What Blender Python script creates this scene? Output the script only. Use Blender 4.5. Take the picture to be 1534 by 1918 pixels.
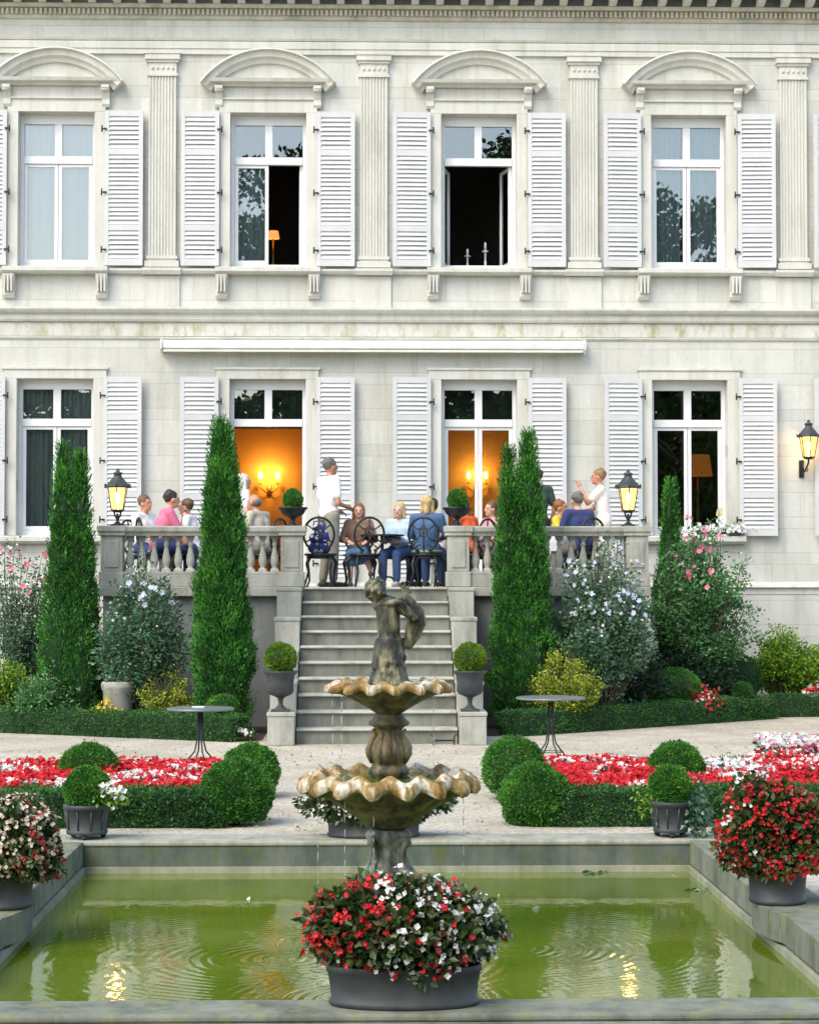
import bpy, math, random
import numpy as np
from mathutils import Vector, Matrix
PI = math.pi; R = math.radians
for o in list(bpy.data.objects): bpy.data.objects.remove(o)
scene = bpy.context.scene; COL = scene.collection
rng = np.random.default_rng(7); random.seed(7)

# ---------------------------------------------------------------- camera
EYE = 1.88; CX = -0.2; F = 3800.0
PIT = math.atan((1088-959)/F); YAW = math.atan((767-674)/F*math.cos(PIT))
cam_d = bpy.data.cameras.new('camera'); cam = bpy.data.objects.new('camera', cam_d); COL.objects.link(cam)
cam_d.sensor_width = 36; cam_d.lens = F/1918*36; cam_d.clip_end = 500; cam_d.clip_start = 0.1
cam.location = (CX, 0, EYE); cam.rotation_euler = (PI/2+PIT, 0, -YAW)
scene.camera = cam
scene.render.resolution_x = 818; scene.render.resolution_y = 1024
# ---------------------------------------------------------------- light
w = bpy.data.worlds.new("World"); scene.world = w; w.use_nodes = True
nt = w.node_tree; bg = nt.nodes['Background']
sky = nt.nodes.new('ShaderNodeTexSky'); sky.sky_type = 'NISHITA'; sky.sun_disc = False
SUN_AZ = math.atan2(-0.62, -0.78); SUN_EL = R(48)
sky.sun_elevation = SUN_EL; sky.sun_rotation = SUN_AZ % (2*PI); sky.air_density = 1.0; sky.dust_density = 2.0; sky.ozone_density = 1.0
mxs = nt.nodes.new('ShaderNodeMix'); mxs.data_type = 'RGBA'; mxs.blend_type = 'MULTIPLY'; mxs.inputs[0].default_value = 1; mxs.inputs[7].default_value = (1,.965,.87,1)
nt.links.new(sky.outputs[0], mxs.inputs[6]); nt.links.new(mxs.outputs[2], bg.inputs[0]); bg.inputs[1].default_value = 0.15
sl = bpy.data.lights.new('sun', 'SUN'); so = bpy.data.objects.new('sun', sl); COL.objects.link(so)
sl.energy = 0.62; sl.angle = R(38); sl.color = (1.0, 0.975, 0.91)
dv = Vector((math.sin(SUN_AZ)*math.cos(SUN_EL), math.cos(SUN_AZ)*math.cos(SUN_EL), math.sin(SUN_EL)))
so.rotation_euler = (-dv).to_track_quat('-Z', 'Y').to_euler()
vs = scene.view_settings; vs.view_transform = 'Standard'; vs.look = 'None'; vs.gamma = 1; vs.use_curve_mapping = False
vs.exposure = 1.42

# ---------------------------------------------------------------- helpers
ca, sa, cb, sb = math.cos(YAW), math.sin(YAW), math.cos(PIT), math.sin(PIT)
def at(px, py, Y):
    d = np.array([sa*cb, ca*cb, sb])*F + np.array([ca, -sa, 0])*(px-767) - np.array([-sa*sb, -ca*sb, cb])*(py-959)
    t = Y/d[1]
    return (CX+d[0]*t, Y, EYE+d[2]*t)
def AX(px, Y, py=1000): return at(px, py, Y)[0]
def AZ(py, Y, px=767): return at(px, py, Y)[2]

def tag(o, label=None, cat=None, group=None, kind=None):
    if label: o['label'] = label
    if cat: o['category'] = cat
    if group: o['group'] = group
    if kind: o['kind'] = kind
    return o
def thing(name, label, cat, loc=(0,0,0), rz=0, group=None):
    o = bpy.data.objects.new(name, None); COL.objects.link(o)
    o.empty_display_size = .1
    o.location = loc; o.rotation_euler = (0,0,rz)
    return tag(o, label, cat, group)
def kids(o): return [c for c in bpy.data.objects if c.parent == o]
def copy_tree(o, parent=None, memo=None):
    c = o.copy(); COL.objects.link(c); c.parent = parent
    for k in kids(o): copy_tree(k, c)
    return c

class MB:
    def __init__(s): s.v = []; s.f = []; s.n = 0
    def add(s, V, Fs, mi=0, sm=False):
        V = np.asarray(V, float).reshape(-1, 3)
        if isinstance(Fs, np.ndarray): s.f.append((Fs+s.n, mi, sm))
        else:
            by = {}
            for f in Fs: by.setdefault(len(f), []).append(f)
            for k, L in by.items(): s.f.append((np.array(L)+s.n, mi, sm))
        s.v.append(V); s.n += len(V)
        return s
    def box(s, x0, x1, y0, y1, z0, z1, mi=0):
        V = [(x,y,z) for z in (z0,z1) for y in (y0,y1) for x in (x0,x1)]
        return s.add(V, [(0,2,3,1),(4,5,7,6),(0,1,5,4),(2,6,7,3),(0,4,6,2),(1,3,7,5)], mi)
    def prism(s, poly, a0, a1, axis='y', mi=0):
        n = len(poly)
        if axis == 'y': V = [(p[0],a,p[1]) for a in (a0,a1) for p in poly]
        elif axis == 'x': V = [(a,p[0],p[1]) for a in (a0,a1) for p in poly]
        else: V = [(p[0],p[1],a) for a in (a0,a1) for p in poly]
        Fs = [tuple(range(n))[::-1], tuple(range(n,2*n))] + [(i,(i+1)%n,(i+1)%n+n,i+n) for i in range(n)]
        return s.add(V, Fs, mi)
    def lathe(s, prof, seg=24, c=(0,0,0), sx=1, sy=1, mi=0, sm=True, fn=None, rot=0, cap=True):
        th = np.arange(seg)/seg*2*PI+rot; V = []
        for i, p in enumerate(prof):
            r, z = p[0], p[1]
            rr = np.full(seg, r); zz = np.full(seg, z)
            if fn: rr, zz = fn(i, th, rr, zz, p)
            V.append(np.stack([c[0]+rr*np.cos(th)*sx, c[1]+rr*np.sin(th)*sy, c[2]+zz], 1))
        n = len(prof); V = np.concatenate(V)
        i, j = np.meshgrid(np.arange(n-1), np.arange(seg), indexing='ij'); j2 = (j+1) % seg
        Q = np.stack([i*seg+j, i*seg+j2, (i+1)*seg+j2, (i+1)*seg+j], -1).reshape(-1, 4)
        s.add(V, Q, mi, sm)
        if cap:
            s.f.append((np.array([list(range(seg))[::-1]])+s.n-n*seg, mi, False))
            s.f.append((np.array([list(range((n-1)*seg, n*seg))])+s.n-n*seg, mi, False))
        return s
    def tube(s, pts, r, seg=8, mi=0, sm=True, flat=1.0):
        P = [Vector(p) for p in pts]; n = len(P)
        rs = [r]*n if not hasattr(r, '__len__') else list(r)
        V = []; up = None
        for i in range(n):
            t = (P[min(i+1,n-1)]-P[max(i-1,0)])
            if t.length < 1e-9: t = Vector((0,0,1))
            t.normalize()
            if up is None:
                up = t.orthogonal().normalized()
            else:
                up = (up - t*up.dot(t));
                if up.length < 1e-6: up = t.orthogonal()
                up.normalize()
            b = t.cross(up)
            for k in range(seg):
                a = k/seg*2*PI
                V.append(P[i]+(up*math.cos(a)+b*math.sin(a)*flat)*rs[i])
        Fs = [(i*seg+k, i*seg+(k+1)%seg, (i+1)*seg+(k+1)%seg, (i+1)*seg+k) for i in range(n-1) for k in range(seg)]
        Fs += [tuple(range(seg))[::-1], tuple(range((n-1)*seg, n*seg))]
        return s.add([tuple(v) for v in V], Fs, mi, sm)
    def ball(s, c, r, seg=12, mi=0, rot=None):
        r3 = (r,r,r) if not hasattr(r, '__len__') else r
        nr = max(4, seg//2); V = [(0,0,-1)]
        for i in range(1, nr):
            a = -PI/2+PI*i/nr
            V += [(math.cos(a)*math.cos(k/seg*2*PI), math.cos(a)*math.sin(k/seg*2*PI), math.sin(a)) for k in range(seg)]
        V.append((0,0,1)); V = np.array(V)*np.array(r3)
        if rot is not None: V = V @ np.array(rot).T
        V = V+np.array(c)
        Fs = [(0, 1+(k+1)%seg, 1+k) for k in range(seg)]
        for i in range(nr-2):
            Fs += [(1+i*seg+k, 1+i*seg+(k+1)%seg, 1+(i+1)*seg+(k+1)%seg, 1+(i+1)*seg+k) for k in range(seg)]
        L = len(V)-1; o = 1+(nr-2)*seg
        Fs += [(L, o+k, o+(k+1)%seg) for k in range(seg)]
        return s.add(V, Fs, mi, True)
    def cap(s, a, b, ra, rb, seg=10, mi=0):
        s.ball(a, ra, seg, mi); s.ball(b, rb, seg, mi)
        if (Vector(a)-Vector(b)).length > 1e-4: s.tube([a, b], [ra, rb], seg, mi)
        return s
    def mesh(s, name, mats):
        me = bpy.data.meshes.new(name)
        V = np.concatenate(s.v) if s.v else np.zeros((0,3))
        me.vertices.add(len(V)); me.vertices.foreach_set('co', V.astype(np.float32).ravel())
        loops = np.concatenate([f.ravel() for f,_,_ in s.f]); tot = np.concatenate([np.full(len(f), f.shape[1]) for f,_,_ in s.f])
        mi = np.concatenate([np.full(len(f), m) for f,m,_ in s.f]); sm = np.concatenate([np.full(len(f), q) for f,_,q in s.f])
        me.loops.add(len(loops)); me.loops.foreach_set('vertex_index', loops.astype(np.int32))
        st = np.concatenate([[0], np.cumsum(tot)[:-1]])
        me.polygons.add(len(tot)); me.polygons.foreach_set('loop_start', st.astype(np.int32)); me.polygons.foreach_set('loop_total', tot.astype(np.int32))
        me.polygons.foreach_set('material_index', mi.astype(np.int32)); me.polygons.foreach_set('use_smooth', sm.astype(bool))
        for m in (mats if isinstance(mats, (list, tuple)) else [mats]): me.materials.append(m)
        me.update(calc_edges=True); me.validate()
        return me
    def build(s, name, mats, parent=None, bevel=0, loc=None):
        o = bpy.data.objects.new(name, s.mesh(name, mats)); COL.objects.link(o)
        if parent: o.parent = parent
        if loc: o.location = loc
        if bevel:
            b = o.modifiers.new('bevel', 'BEVEL'); b.width = bevel; b.segments = 2; b.limit_method = 'ANGLE'
        return o

def blob(mb, voxel=.015, smooth=2):
    """one continuous surface out of overlapping shapes"""
    me = mb.mesh('tmp', M['skin']); o = bpy.data.objects.new('tmp', me); COL.objects.link(o)
    m = o.modifiers.new('r', 'REMESH'); m.mode = 'VOXEL'; m.voxel_size = voxel; m.use_smooth_shade = True
    s = o.modifiers.new('s', 'SMOOTH'); s.iterations = smooth; s.factor = .5
    dg = bpy.context.evaluated_depsgraph_get(); ev = o.evaluated_get(dg)
    e = ev.to_mesh(); V = np.zeros(len(e.vertices)*3, np.float32); e.vertices.foreach_get('co', V)
    fs = [tuple(p.vertices) for p in e.polygons]
    ev.to_mesh_clear(); bpy.data.objects.remove(o); bpy.data.meshes.remove(me)
    return V.reshape(-1,3), fs

# ---------------------------------------------------------------- materials
M = {}
def nmat(name):
    m = bpy.data.materials.new(name); m.use_nodes = True; t = m.node_tree
    return m, t, t.nodes['Principled BSDF']
def N(t, typ, **kw):
    n = t.nodes.new(typ)
    for k, v in kw.items():
        if k.startswith('i_'): n.inputs[k[2:].replace('_',' ')].default_value = v
        else: setattr(n, k, v)
    return n
def ramp(t, fac, stops):
    r = t.nodes.new('ShaderNodeValToRGB'); e = r.color_ramp.elements
    while len(e) < len(stops): e.new(.5)
    for el, (p, c) in zip(e, stops): el.position = p; el.color = tuple(c)+(1,)
    t.links.new(fac, r.inputs[0]); return r.outputs[0]
def math_(t, op, a, b=None, c=None):
    n = t.nodes.new('ShaderNodeMath'); n.operation = op
    for i, x in enumerate((a, b, c)):
        if x is None: continue
        if isinstance(x, (int, float)): n.inputs[i].default_value = x
        else: t.links.new(x, n.inputs[i])
    return n.outputs[0]
def bump(t, b, h, st=.3, dist=.01):
    n = N(t, 'ShaderNodeBump'); n.inputs['Strength'].default_value = st; n.inputs['Distance'].default_value = dist
    t.links.new(h, n.inputs['Height']); t.links.new(n.outputs[0], b.inputs['Normal'])
def simple(name, col, rough=.6, metal=0, var=.12, scale=8, bmp=.15, bd=.004, col2=None, emis=None):
    m, t, b = nmat(name)
    b.inputs['Roughness'].default_value = rough; b.inputs['Metallic'].default_value = metal
    tc = N(t, 'ShaderNodeTexCoord'); no = N(t, 'ShaderNodeTexNoise', i_Scale=scale, i_Detail=6.0, i_Roughness=.6)
    t.links.new(tc.outputs['Object'], no.inputs['Vector'])
    c2 = col2 or tuple(min(1, x*(1+var)) for x in col); c1 = tuple(x*(1-var) for x in col)
    if col2: c1 = col
    t.links.new(ramp(t, no.outputs[0], [(.33, c1), (.67, c2)]), b.inputs['Base Color'])
    if bmp: bump(t, b, no.outputs[0], bmp, bd)
    M[name] = m; return m
def stone(name, base, dark, light, joints=False, rough=.85, moss=None, sc=1.0, stops=(.30,.48,.70), crust=0):
    m, t, b = nmat(name); b.inputs['Roughness'].default_value = rough
    tc = N(t, 'ShaderNodeTexCoord')
    mp = N(t, 'ShaderNodeMapping'); mp.inputs['Scale'].default_value = (1, 1, .45); t.links.new(tc.outputs['Object'], mp.inputs[0])
    n1 = N(t, 'ShaderNodeTexNoise', i_Scale=1.6*sc, i_Detail=8.0, i_Roughness=.65); t.links.new(mp.outputs[0], n1.inputs['Vector'])
    n2 = N(t, 'ShaderNodeTexNoise', i_Scale=22*sc, i_Detail=6.0, i_Roughness=.7); t.links.new(tc.outputs['Object'], n2.inputs['Vector'])
    c = ramp(t, n1.outputs[0], [(stops[0], dark), (stops[1], base), (stops[2], light)])
    mx = N(t, 'ShaderNodeMix', data_type='RGBA', blend_type='MULTIPLY'); mx.inputs[0].default_value = .42
    t.links.new(c, mx.inputs[6]); t.links.new(ramp(t, n2.outputs[0], [(.3, (.78,.78,.76)), (.62, (1,1,1))]), mx.inputs[7])
    out = mx.outputs[2]; h = n2.outputs[0]
    ms = N(t, 'ShaderNodeMapping'); ms.inputs['Scale'].default_value = (5*sc, 5*sc, .35*sc); t.links.new(tc.outputs['Object'], ms.inputs[0])
    n4 = N(t, 'ShaderNodeTexNoise', i_Scale=1.0, i_Detail=6.0, i_Roughness=.6); t.links.new(ms.outputs[0], n4.inputs['Vector'])
    mk = N(t, 'ShaderNodeMix', data_type='RGBA', blend_type='MULTIPLY'); mk.inputs[0].default_value = 1
    t.links.new(out, mk.inputs[6]); t.links.new(ramp(t, n4.outputs[0], [(.34, (.87,.87,.83)), (.50, (1,1,1))]), mk.inputs[7]); out = mk.outputs[2]
    if moss:
        n3 = N(t, 'ShaderNodeTexNoise', i_Scale=3.1*sc, i_Detail=7.0, i_Roughness=.7); t.links.new(mp.outputs[0], n3.inputs['Vector'])
        m3 = N(t, 'ShaderNodeMix', data_type='RGBA'); t.links.new(ramp(t, n3.outputs[0], [(.5,(0,0,0)), (.66,(1,1,1))]), m3.inputs[0])
        t.links.new(out, m3.inputs[6]); m3.inputs[7].default_value = moss+(1,); out = m3.outputs[2]
    if joints:
        sp = N(t, 'ShaderNodeSeparateXYZ'); t.links.new(tc.outputs['Object'], sp.inputs[0])
        P, a, wj = joints
        q = math_(t, 'DIVIDE', sp.outputs[2], P); fr = math_(t, 'FRACT', q)
        l1 = math_(t, 'LESS_THAN', fr, wj/P)
        l2 = math_(t, 'LESS_THAN', math_(t, 'ABSOLUTE', math_(t, 'SUBTRACT', fr, a)), wj/P/2)
        row = math_(t, 'ADD', math_(t, 'FLOOR', q), math_(t, 'MULTIPLY', math_(t, 'GREATER_THAN', fr, a), .5))
        off = math_(t, 'MULTIPLY', row, .77)
        fx = math_(t, 'FRACT', math_(t, 'ADD', math_(t, 'DIVIDE', sp.outputs[0], .93), off))
        l3 = math_(t, 'LESS_THAN', fx, wj/.93)
        J = math_(t, 'MAXIMUM', math_(t, 'MAXIMUM', l1, l2), math_(t, 'MULTIPLY', l3, .8))
        # every block its own slight tone
        cell = N(t, 'ShaderNodeCombineXYZ')
        t.links.new(math_(t, 'FLOOR', math_(t, 'ADD', math_(t, 'DIVIDE', sp.outputs[0], .93), off)), cell.inputs[0]); t.links.new(row, cell.inputs[1])
        wn = N(t, 'ShaderNodeTexWhiteNoise', noise_dimensions='3D'); t.links.new(cell.outputs[0], wn.inputs[0])
        m4 = N(t, 'ShaderNodeMix', data_type='RGBA', blend_type='MULTIPLY'); m4.inputs[0].default_value = 1
        t.links.new(out, m4.inputs[6]); t.links.new(ramp(t, wn.outputs[0], [(0,(.88,.88,.87)), (1,(1,1,1))]), m4.inputs[7])
        m5 = N(t, 'ShaderNodeMix', data_type='RGBA'); t.links.new(math_(t, 'MULTIPLY', J, .42), m5.inputs[0]); t.links.new(m4.outputs[2], m5.inputs[6])
        m5.inputs[7].default_value = (.2,.2,.17,1); out = m5.outputs[2]
        h = math_(t, 'SUBTRACT', math_(t, 'MULTIPLY', n2.outputs[0], .3), J)
    t.links.new(out, b.inputs['Base Color']); bump(t, b, h, .35+.35*crust, .006)
    M[name] = m; return m
def leafm(name, cols, rough=.5, trans=.18, big=1.2):
    m, t, b = nmat(name); b.inputs['Roughness'].default_value = rough; b.inputs['Specular IOR Level'].default_value = .35
    g = N(t, 'ShaderNodeNewGeometry'); tc = N(t, 'ShaderNodeTexCoord')
    no = N(t, 'ShaderNodeTexNoise', i_Scale=big*4, i_Detail=3.0); t.links.new(tc.outputs['Object'], no.inputs['Vector'])
    f = math_(t, 'ADD', math_(t, 'MULTIPLY', g.outputs['Random Per Island'], .6), math_(t, 'MULTIPLY', math_(t, 'SUBTRACT', no.outputs[0], .3), 1.0))
    if name in ('box_leaf','hedge_leaf','cypress_leaf','rose_leaf'): cols = [(r*1.3, g_*1.25, b_*1.3) for r, g_, b_ in cols]
    n = len(cols); c = ramp(t, f, [(.1+.8*i/(n-1), x) for i, x in enumerate(cols)])
    t.links.new(c, b.inputs['Base Color'])
    tr = N(t, 'ShaderNodeBsdfTranslucent'); t.links.new(c, tr.inputs[0])
    mx = N(t, 'ShaderNodeMixShader'); mx.inputs[0].default_value = trans
    t.links.new(b.outputs[0], mx.inputs[1]); t.links.new(tr.outputs[0], mx.inputs[2]); t.links.new(mx.outputs[0], t.nodes['Material Output'].inputs[0])
    M[name] = m; return m
def emis(name, col, st, base=(.8,.8,.8)):
    m, t, b = nmat(name); b.inputs['Base Color'].default_value = base+(1,)
    b.inputs['Emission Color'].default_value = col+(1,); b.inputs['Emission Strength'].default_value = st; M[name] = m; return m

stone('facade', (.60,.60,.555), (.52,.525,.475), (.66,.66,.62), joints=(.53,.33,.008))
stone('trim', (.60,.595,.545), (.53,.525,.47), (.66,.655,.61), sc=1.6)
stone('cornice', (.50,.48,.39), (.36,.35,.27), (.58,.56,.47), sc=2)
stone('terrace_stone', (.36,.365,.32), (.22,.23,.195), (.49,.495,.45), sc=2.2)
stone('wall_base', (.22,.24,.245), (.15,.17,.17), (.29,.31,.31), joints=(.5,.5,.012))
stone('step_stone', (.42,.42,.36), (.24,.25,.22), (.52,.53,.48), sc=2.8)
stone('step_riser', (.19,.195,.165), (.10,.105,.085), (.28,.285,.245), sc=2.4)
stone('coping', (.175,.19,.155), (.075,.09,.065), (.28,.295,.25), sc=2.2, moss=(.24,.26,.11))
stone('pond_wall', (.10,.125,.105), (.05,.065,.05), (.165,.185,.15), sc=3, moss=(.10,.12,.04))
stone('ledge', (.30,.31,.22), (.20,.21,.13), (.42,.42,.33), sc=3)
stone('fountain', (.085,.075,.038), (.018,.02,.014), (.20,.165,.085), sc=7, moss=(.16,.085,.012), rough=.45, stops=(.40,.50,.60), crust=1)
stone('trim_lichen', (.60,.595,.545), (.52,.515,.46), (.66,.655,.61), sc=1.3, moss=(.36,.33,.17))
stone('fountain_rim', (.33,.22,.07), (.12,.065,.012), (.76,.73,.64), stops=(.38,.50,.60), crust=1, sc=6, moss=(.33,.19,.03), rough=.5)
stone('fountain_grey', (.16,.165,.14), (.04,.045,.035), (.36,.37,.31), sc=8, rough=.55, stops=(.38,.5,.62), crust=1)
stone('statue', (.085,.08,.04), (.012,.015,.012), (.25,.24,.15), sc=9, rough=.38, stops=(.42,.51,.62), crust=1)
simple('white_paint', (.74,.75,.76), .45, var=.04, scale=3, bmp=.05)
simple('shutter_paint', (.56,.57,.57), .5, var=.05, scale=3, bmp=.08)
simple('awning_metal', (.66,.68,.63), .4, var=.10, scale=4, bmp=0)
simple('slate', (.10,.12,.13), .6, var=.2, scale=3)
simple('iron', (.02,.024,.028), .4, metal=.3, var=.3, scale=20)
simple('lead', (.022,.029,.037), .55, metal=.0, scale=5, bmp=.35, bd=.003, col2=(.060,.066,.066))
simple('zinc', (.20,.22,.235), .38, metal=.35, var=.15, scale=9, bmp=.05)
stone('coping_pale', (.36,.36,.30), (.20,.21,.17), (.46,.455,.39), sc=3, moss=(.24,.25,.15))
simple('gutter', (.07,.085,.085), .5, var=.3, scale=3)
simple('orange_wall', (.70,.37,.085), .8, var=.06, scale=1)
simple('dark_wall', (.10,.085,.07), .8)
simple('wood', (.13,.06,.03), .5, var=.3)
simple('bark', (.12,.09,.06), .9, var=.3, scale=25)
simple('soil', (.055,.042,.03), .95, var=.4, scale=30, bmp=.6, bd=.02)
simple('picture', (.45,.2,.05), .6, var=.3, scale=9)
simple('brass', (.6,.38,.1), .35, metal=.9)
simple('skin', (.62,.34,.24), .5, var=.05, bmp=0)
simple('eye', (.03,.02,.02), .3, bmp=0); simple('lips', (.5,.15,.13), .5, bmp=0)
def gravel():
    m, t, b = nmat('gravel'); b.inputs['Roughness'].default_value = .95
    tc = N(t, 'ShaderNodeTexCoord'); vo = N(t, 'ShaderNodeTexVoronoi', i_Scale=38.0); t.links.new(tc.outputs['Object'], vo.inputs['Vector'])
    no = N(t, 'ShaderNodeTexNoise', i_Scale=1.3, i_Detail=7.0); t.links.new(tc.outputs['Object'], no.inputs['Vector'])
    n2 = N(t, 'ShaderNodeTexNoise', i_Scale=60.0, i_Detail=4.0); t.links.new(tc.outputs['Object'], n2.inputs['Vector'])
    c1 = ramp(t, vo.outputs['Color'], [(0,(.34,.30,.24)), (.45,(.52,.475,.39)), (1,(.66,.62,.53))])
    mx = N(t, 'ShaderNodeMix', data_type='RGBA', blend_type='MULTIPLY'); mx.inputs[0].default_value = .8
    t.links.new(c1, mx.inputs[6]); t.links.new(ramp(t, no.outputs[0], [(.32,(.66,.64,.60)), (.62,(1,.99,.97))]), mx.inputs[7])
    t.links.new(mx.outputs[2], b.inputs['Base Color'])
    bump(t, b, math_(t, 'ADD', vo.outputs[0], n2.outputs[0]), .6, .012); M['gravel'] = m
gravel()
def water():
    m, t, b = nmat('pond_water')
    b.inputs['Roughness'].default_value = .05; b.inputs['IOR'].default_value = 1.45
    tc = N(t, 'ShaderNodeTexCoord')
    no = N(t, 'ShaderNodeTexNoise', i_Scale=1.1, i_Detail=5.0); t.links.new(tc.outputs['Object'], no.inputs['Vector'])
    t.links.new(ramp(t, no.outputs[0], [(.3,(.08,.125,.007)), (.52,(.12,.165,.014)), (.72,(.16,.20,.035))]), b.inputs['Base Color'])
    tot = None
    for (cx, cy, sc, amp, rad) in ((-.62, 11.3, 4.4, .8, 1.8), (.62, 11.6, 4.8, .7, 1.7), (-.2, 10.2, 5.0, .5, 1.6)):
        mp = N(t, 'ShaderNodeMapping'); mp.inputs['Location'].default_value = (-cx, -cy, 0); t.links.new(tc.outputs['Object'], mp.inputs[0])
        wv = N(t, 'ShaderNodeTexWave', wave_type='RINGS', rings_direction='Z'); wv.inputs['Scale'].default_value = sc
        wv.inputs['Distortion'].default_value = 3.5; wv.inputs['Detail'].default_value = 2.5; wv.inputs['Detail Scale'].default_value = .5
        t.links.new(mp.outputs[0], wv.inputs['Vector'])
        ln = N(t, 'ShaderNodeVectorMath', operation='LENGTH'); t.links.new(mp.outputs[0], ln.inputs[0])
        fall = math_(t, 'MULTIPLY', math_(t, 'MAXIMUM', math_(t, 'SUBTRACT', 1, math_(t, 'DIVIDE', ln.outputs['Value'], rad)), 0), amp)
        mk = N(t, 'ShaderNodeTexNoise', i_Scale=1.7+sc*.1, i_Detail=2.0); t.links.new(mp.outputs[0], mk.inputs['Vector'])
        h = math_(t, 'MULTIPLY', math_(t, 'MULTIPLY', wv.outputs['Fac'], fall), ramp(t, mk.outputs[0], [(.38,(0.08,0.08,0.08)), (.62,(1,1,1))]))
        tot = h if tot is None else math_(t, 'ADD', tot, h)
    mp = N(t, 'ShaderNodeMapping'); mp.inputs['Scale'].default_value = (1.0, .55, 1); t.links.new(tc.outputs['Object'], mp.inputs[0])
    n2 = N(t, 'ShaderNodeTexNoise', i_Scale=9.0, i_Detail=3.0); t.links.new(mp.outputs[0], n2.inputs['Vector'])
    tot = math_(t, 'ADD', tot, math_(t, 'MULTIPLY', n2.outputs[0], .7))
    bump(t, b, tot, .34, .006); M['pond_water'] = m
water()
def glass(name, f, tint=(1,1,1), rough=.0):
    m, t, b = nmat(name); t.nodes.remove(b)
    gl = N(t, 'ShaderNodeBsdfGlossy'); gl.inputs['Roughness'].default_value = rough
    tr = N(t, 'ShaderNodeBsdfTransparent'); tr.inputs[0].default_value = tint+(1,)
    fr = N(t, 'ShaderNodeFresnel'); fr.inputs[0].default_value = 1.5
    mx = N(t, 'ShaderNodeMixShader'); t.links.new(math_(t, 'ADD', fr.outputs[0], f), mx.inputs[0])
    t.links.new(tr.outputs[0], mx.inputs[1]); t.links.new(gl.outputs[0], mx.inputs[2]); t.links.new(mx.outputs[0], t.nodes['Material Output'].inputs[0])
    M[name] = m
glass('window_glass', .13, (.86,.9,.9))
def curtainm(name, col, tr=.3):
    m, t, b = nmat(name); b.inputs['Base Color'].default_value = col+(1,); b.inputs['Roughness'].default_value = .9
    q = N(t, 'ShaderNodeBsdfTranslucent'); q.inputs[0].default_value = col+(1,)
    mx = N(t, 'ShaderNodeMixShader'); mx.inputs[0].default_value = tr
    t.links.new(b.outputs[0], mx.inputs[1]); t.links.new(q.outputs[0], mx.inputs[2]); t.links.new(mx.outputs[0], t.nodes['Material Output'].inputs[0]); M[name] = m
curtainm('pane_darkener', (.03,.045,.04), .1); curtainm('curtain_white', (.85,.87,.88)); curtainm('curtain_grey', (.50,.55,.54)); curtainm('curtain_blue', (.50,.60,.62))
def lantern_glass():
    m, t, b = nmat('lantern_glass'); t.nodes.remove(b)
    e = N(t, 'ShaderNodeEmission'); e.inputs[0].default_value = (1,.66,.22,1); e.inputs[1].default_value = .85
    tr = N(t, 'ShaderNodeBsdfTransparent'); tr.inputs[0].default_value = (1,.93,.75,1)
    mx = N(t, 'ShaderNodeMixShader'); mx.inputs[0].default_value = .6
    t.links.new(tr.outputs[0], mx.inputs[1]); t.links.new(e.outputs[0], mx.inputs[2]); t.links.new(mx.outputs[0], t.nodes['Material Output'].inputs[0]); M['lantern_glass'] = m
lantern_glass()
emis('bulb', (1,.72,.34), 14); emis('sconce_bulb', (1,.62,.2), 16); emis('shade_glow', (1,.30,.04), .10, (.5,.2,.05)); emis('small_lamp', (1,.30,.06), .5)
leafm('cypress_leaf', [(.030,.038,.014), (.012,.055,.012), (.026,.13,.018), (.06,.25,.028), (.13,.38,.05)], rough=.6)
leafm('box_leaf', [(.012,.06,.012), (.03,.13,.018), (.07,.23,.024), (.13,.34,.04)], rough=.45)
leafm('hedge_leaf', [(.010,.045,.016), (.022,.085,.022), (.045,.14,.025), (.09,.22,.04)], rough=.45)
leafm('topiary_leaf', [(.06,.14,.010), (.13,.25,.014), (.22,.36,.03)], rough=.5)
leafm('hibiscus_leaf', [(.03,.09,.04), (.06,.16,.075), (.11,.22,.125), (.20,.32,.22)], rough=.45)
leafm('rose_leaf', [(.015,.065,.02), (.04,.14,.04), (.085,.22,.065), (.16,.32,.13)], rough=.4)
leafm('yellow_leaf', [(.08,.13,.01), (.20,.28,.02), (.36,.44,.04), (.50,.50,.06)], rough=.5)
leafm('lime_leaf', [(.06,.15,.01), (.15,.30,.02), (.30,.46,.04)], rough=.5)
leafm('begonia_leaf', [(.022,.035,.012), (.035,.08,.02), (.07,.11,.035), (.13,.10,.05)], rough=.35, trans=.1)
leafm('dark_leaf', [(.006,.025,.012), (.012,.045,.02), (.025,.075,.03)], rough=.4)
leafm('ivy_leaf', [(.03,.09,.05), (.08,.17,.10), (.2,.3,.2)], rough=.4)
leafm('tree_leaf', [(.012,.04,.01), (.03,.08,.015), (.06,.13,.02)], rough=.5)
leafm('red_petal', [(.38,.006,.012), (.62,.012,.02), (.80,.03,.04)], rough=.45, trans=.25)
leafm('white_petal', [(.62,.60,.56), (.80,.80,.77), (.88,.88,.86)], rough=.5, trans=.25)
leafm('pink_petal', [(.65,.10,.20), (.80,.22,.32), (.85,.45,.52)], rough=.5, trans=.25)
leafm('magenta_petal', [(.45,.02,.12), (.65,.05,.22), (.75,.3,.45)], rough=.5, trans=.25)
leafm('lilac_petal', [(.45,.45,.75), (.62,.64,.85), (.8,.82,.9)], rough=.5, trans=.25)
leafm('cream_petal', [(.60,.48,.22), (.75,.66,.42), (.85,.8,.65)], rough=.5, trans=.25)
leafm('blush_petal', [(.62,.42,.30), (.78,.66,.48), (.85,.80,.68), (.75,.40,.36)], rough=.5, trans=.25)
leafm('yellow_petal', [(.7,.5,.02), (.8,.65,.05)], rough=.5, trans=.25)
simple('hedge_core', (.012,.04,.012), .9, bmp=0); simple('twig', (.07,.06,.035), .9)
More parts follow.
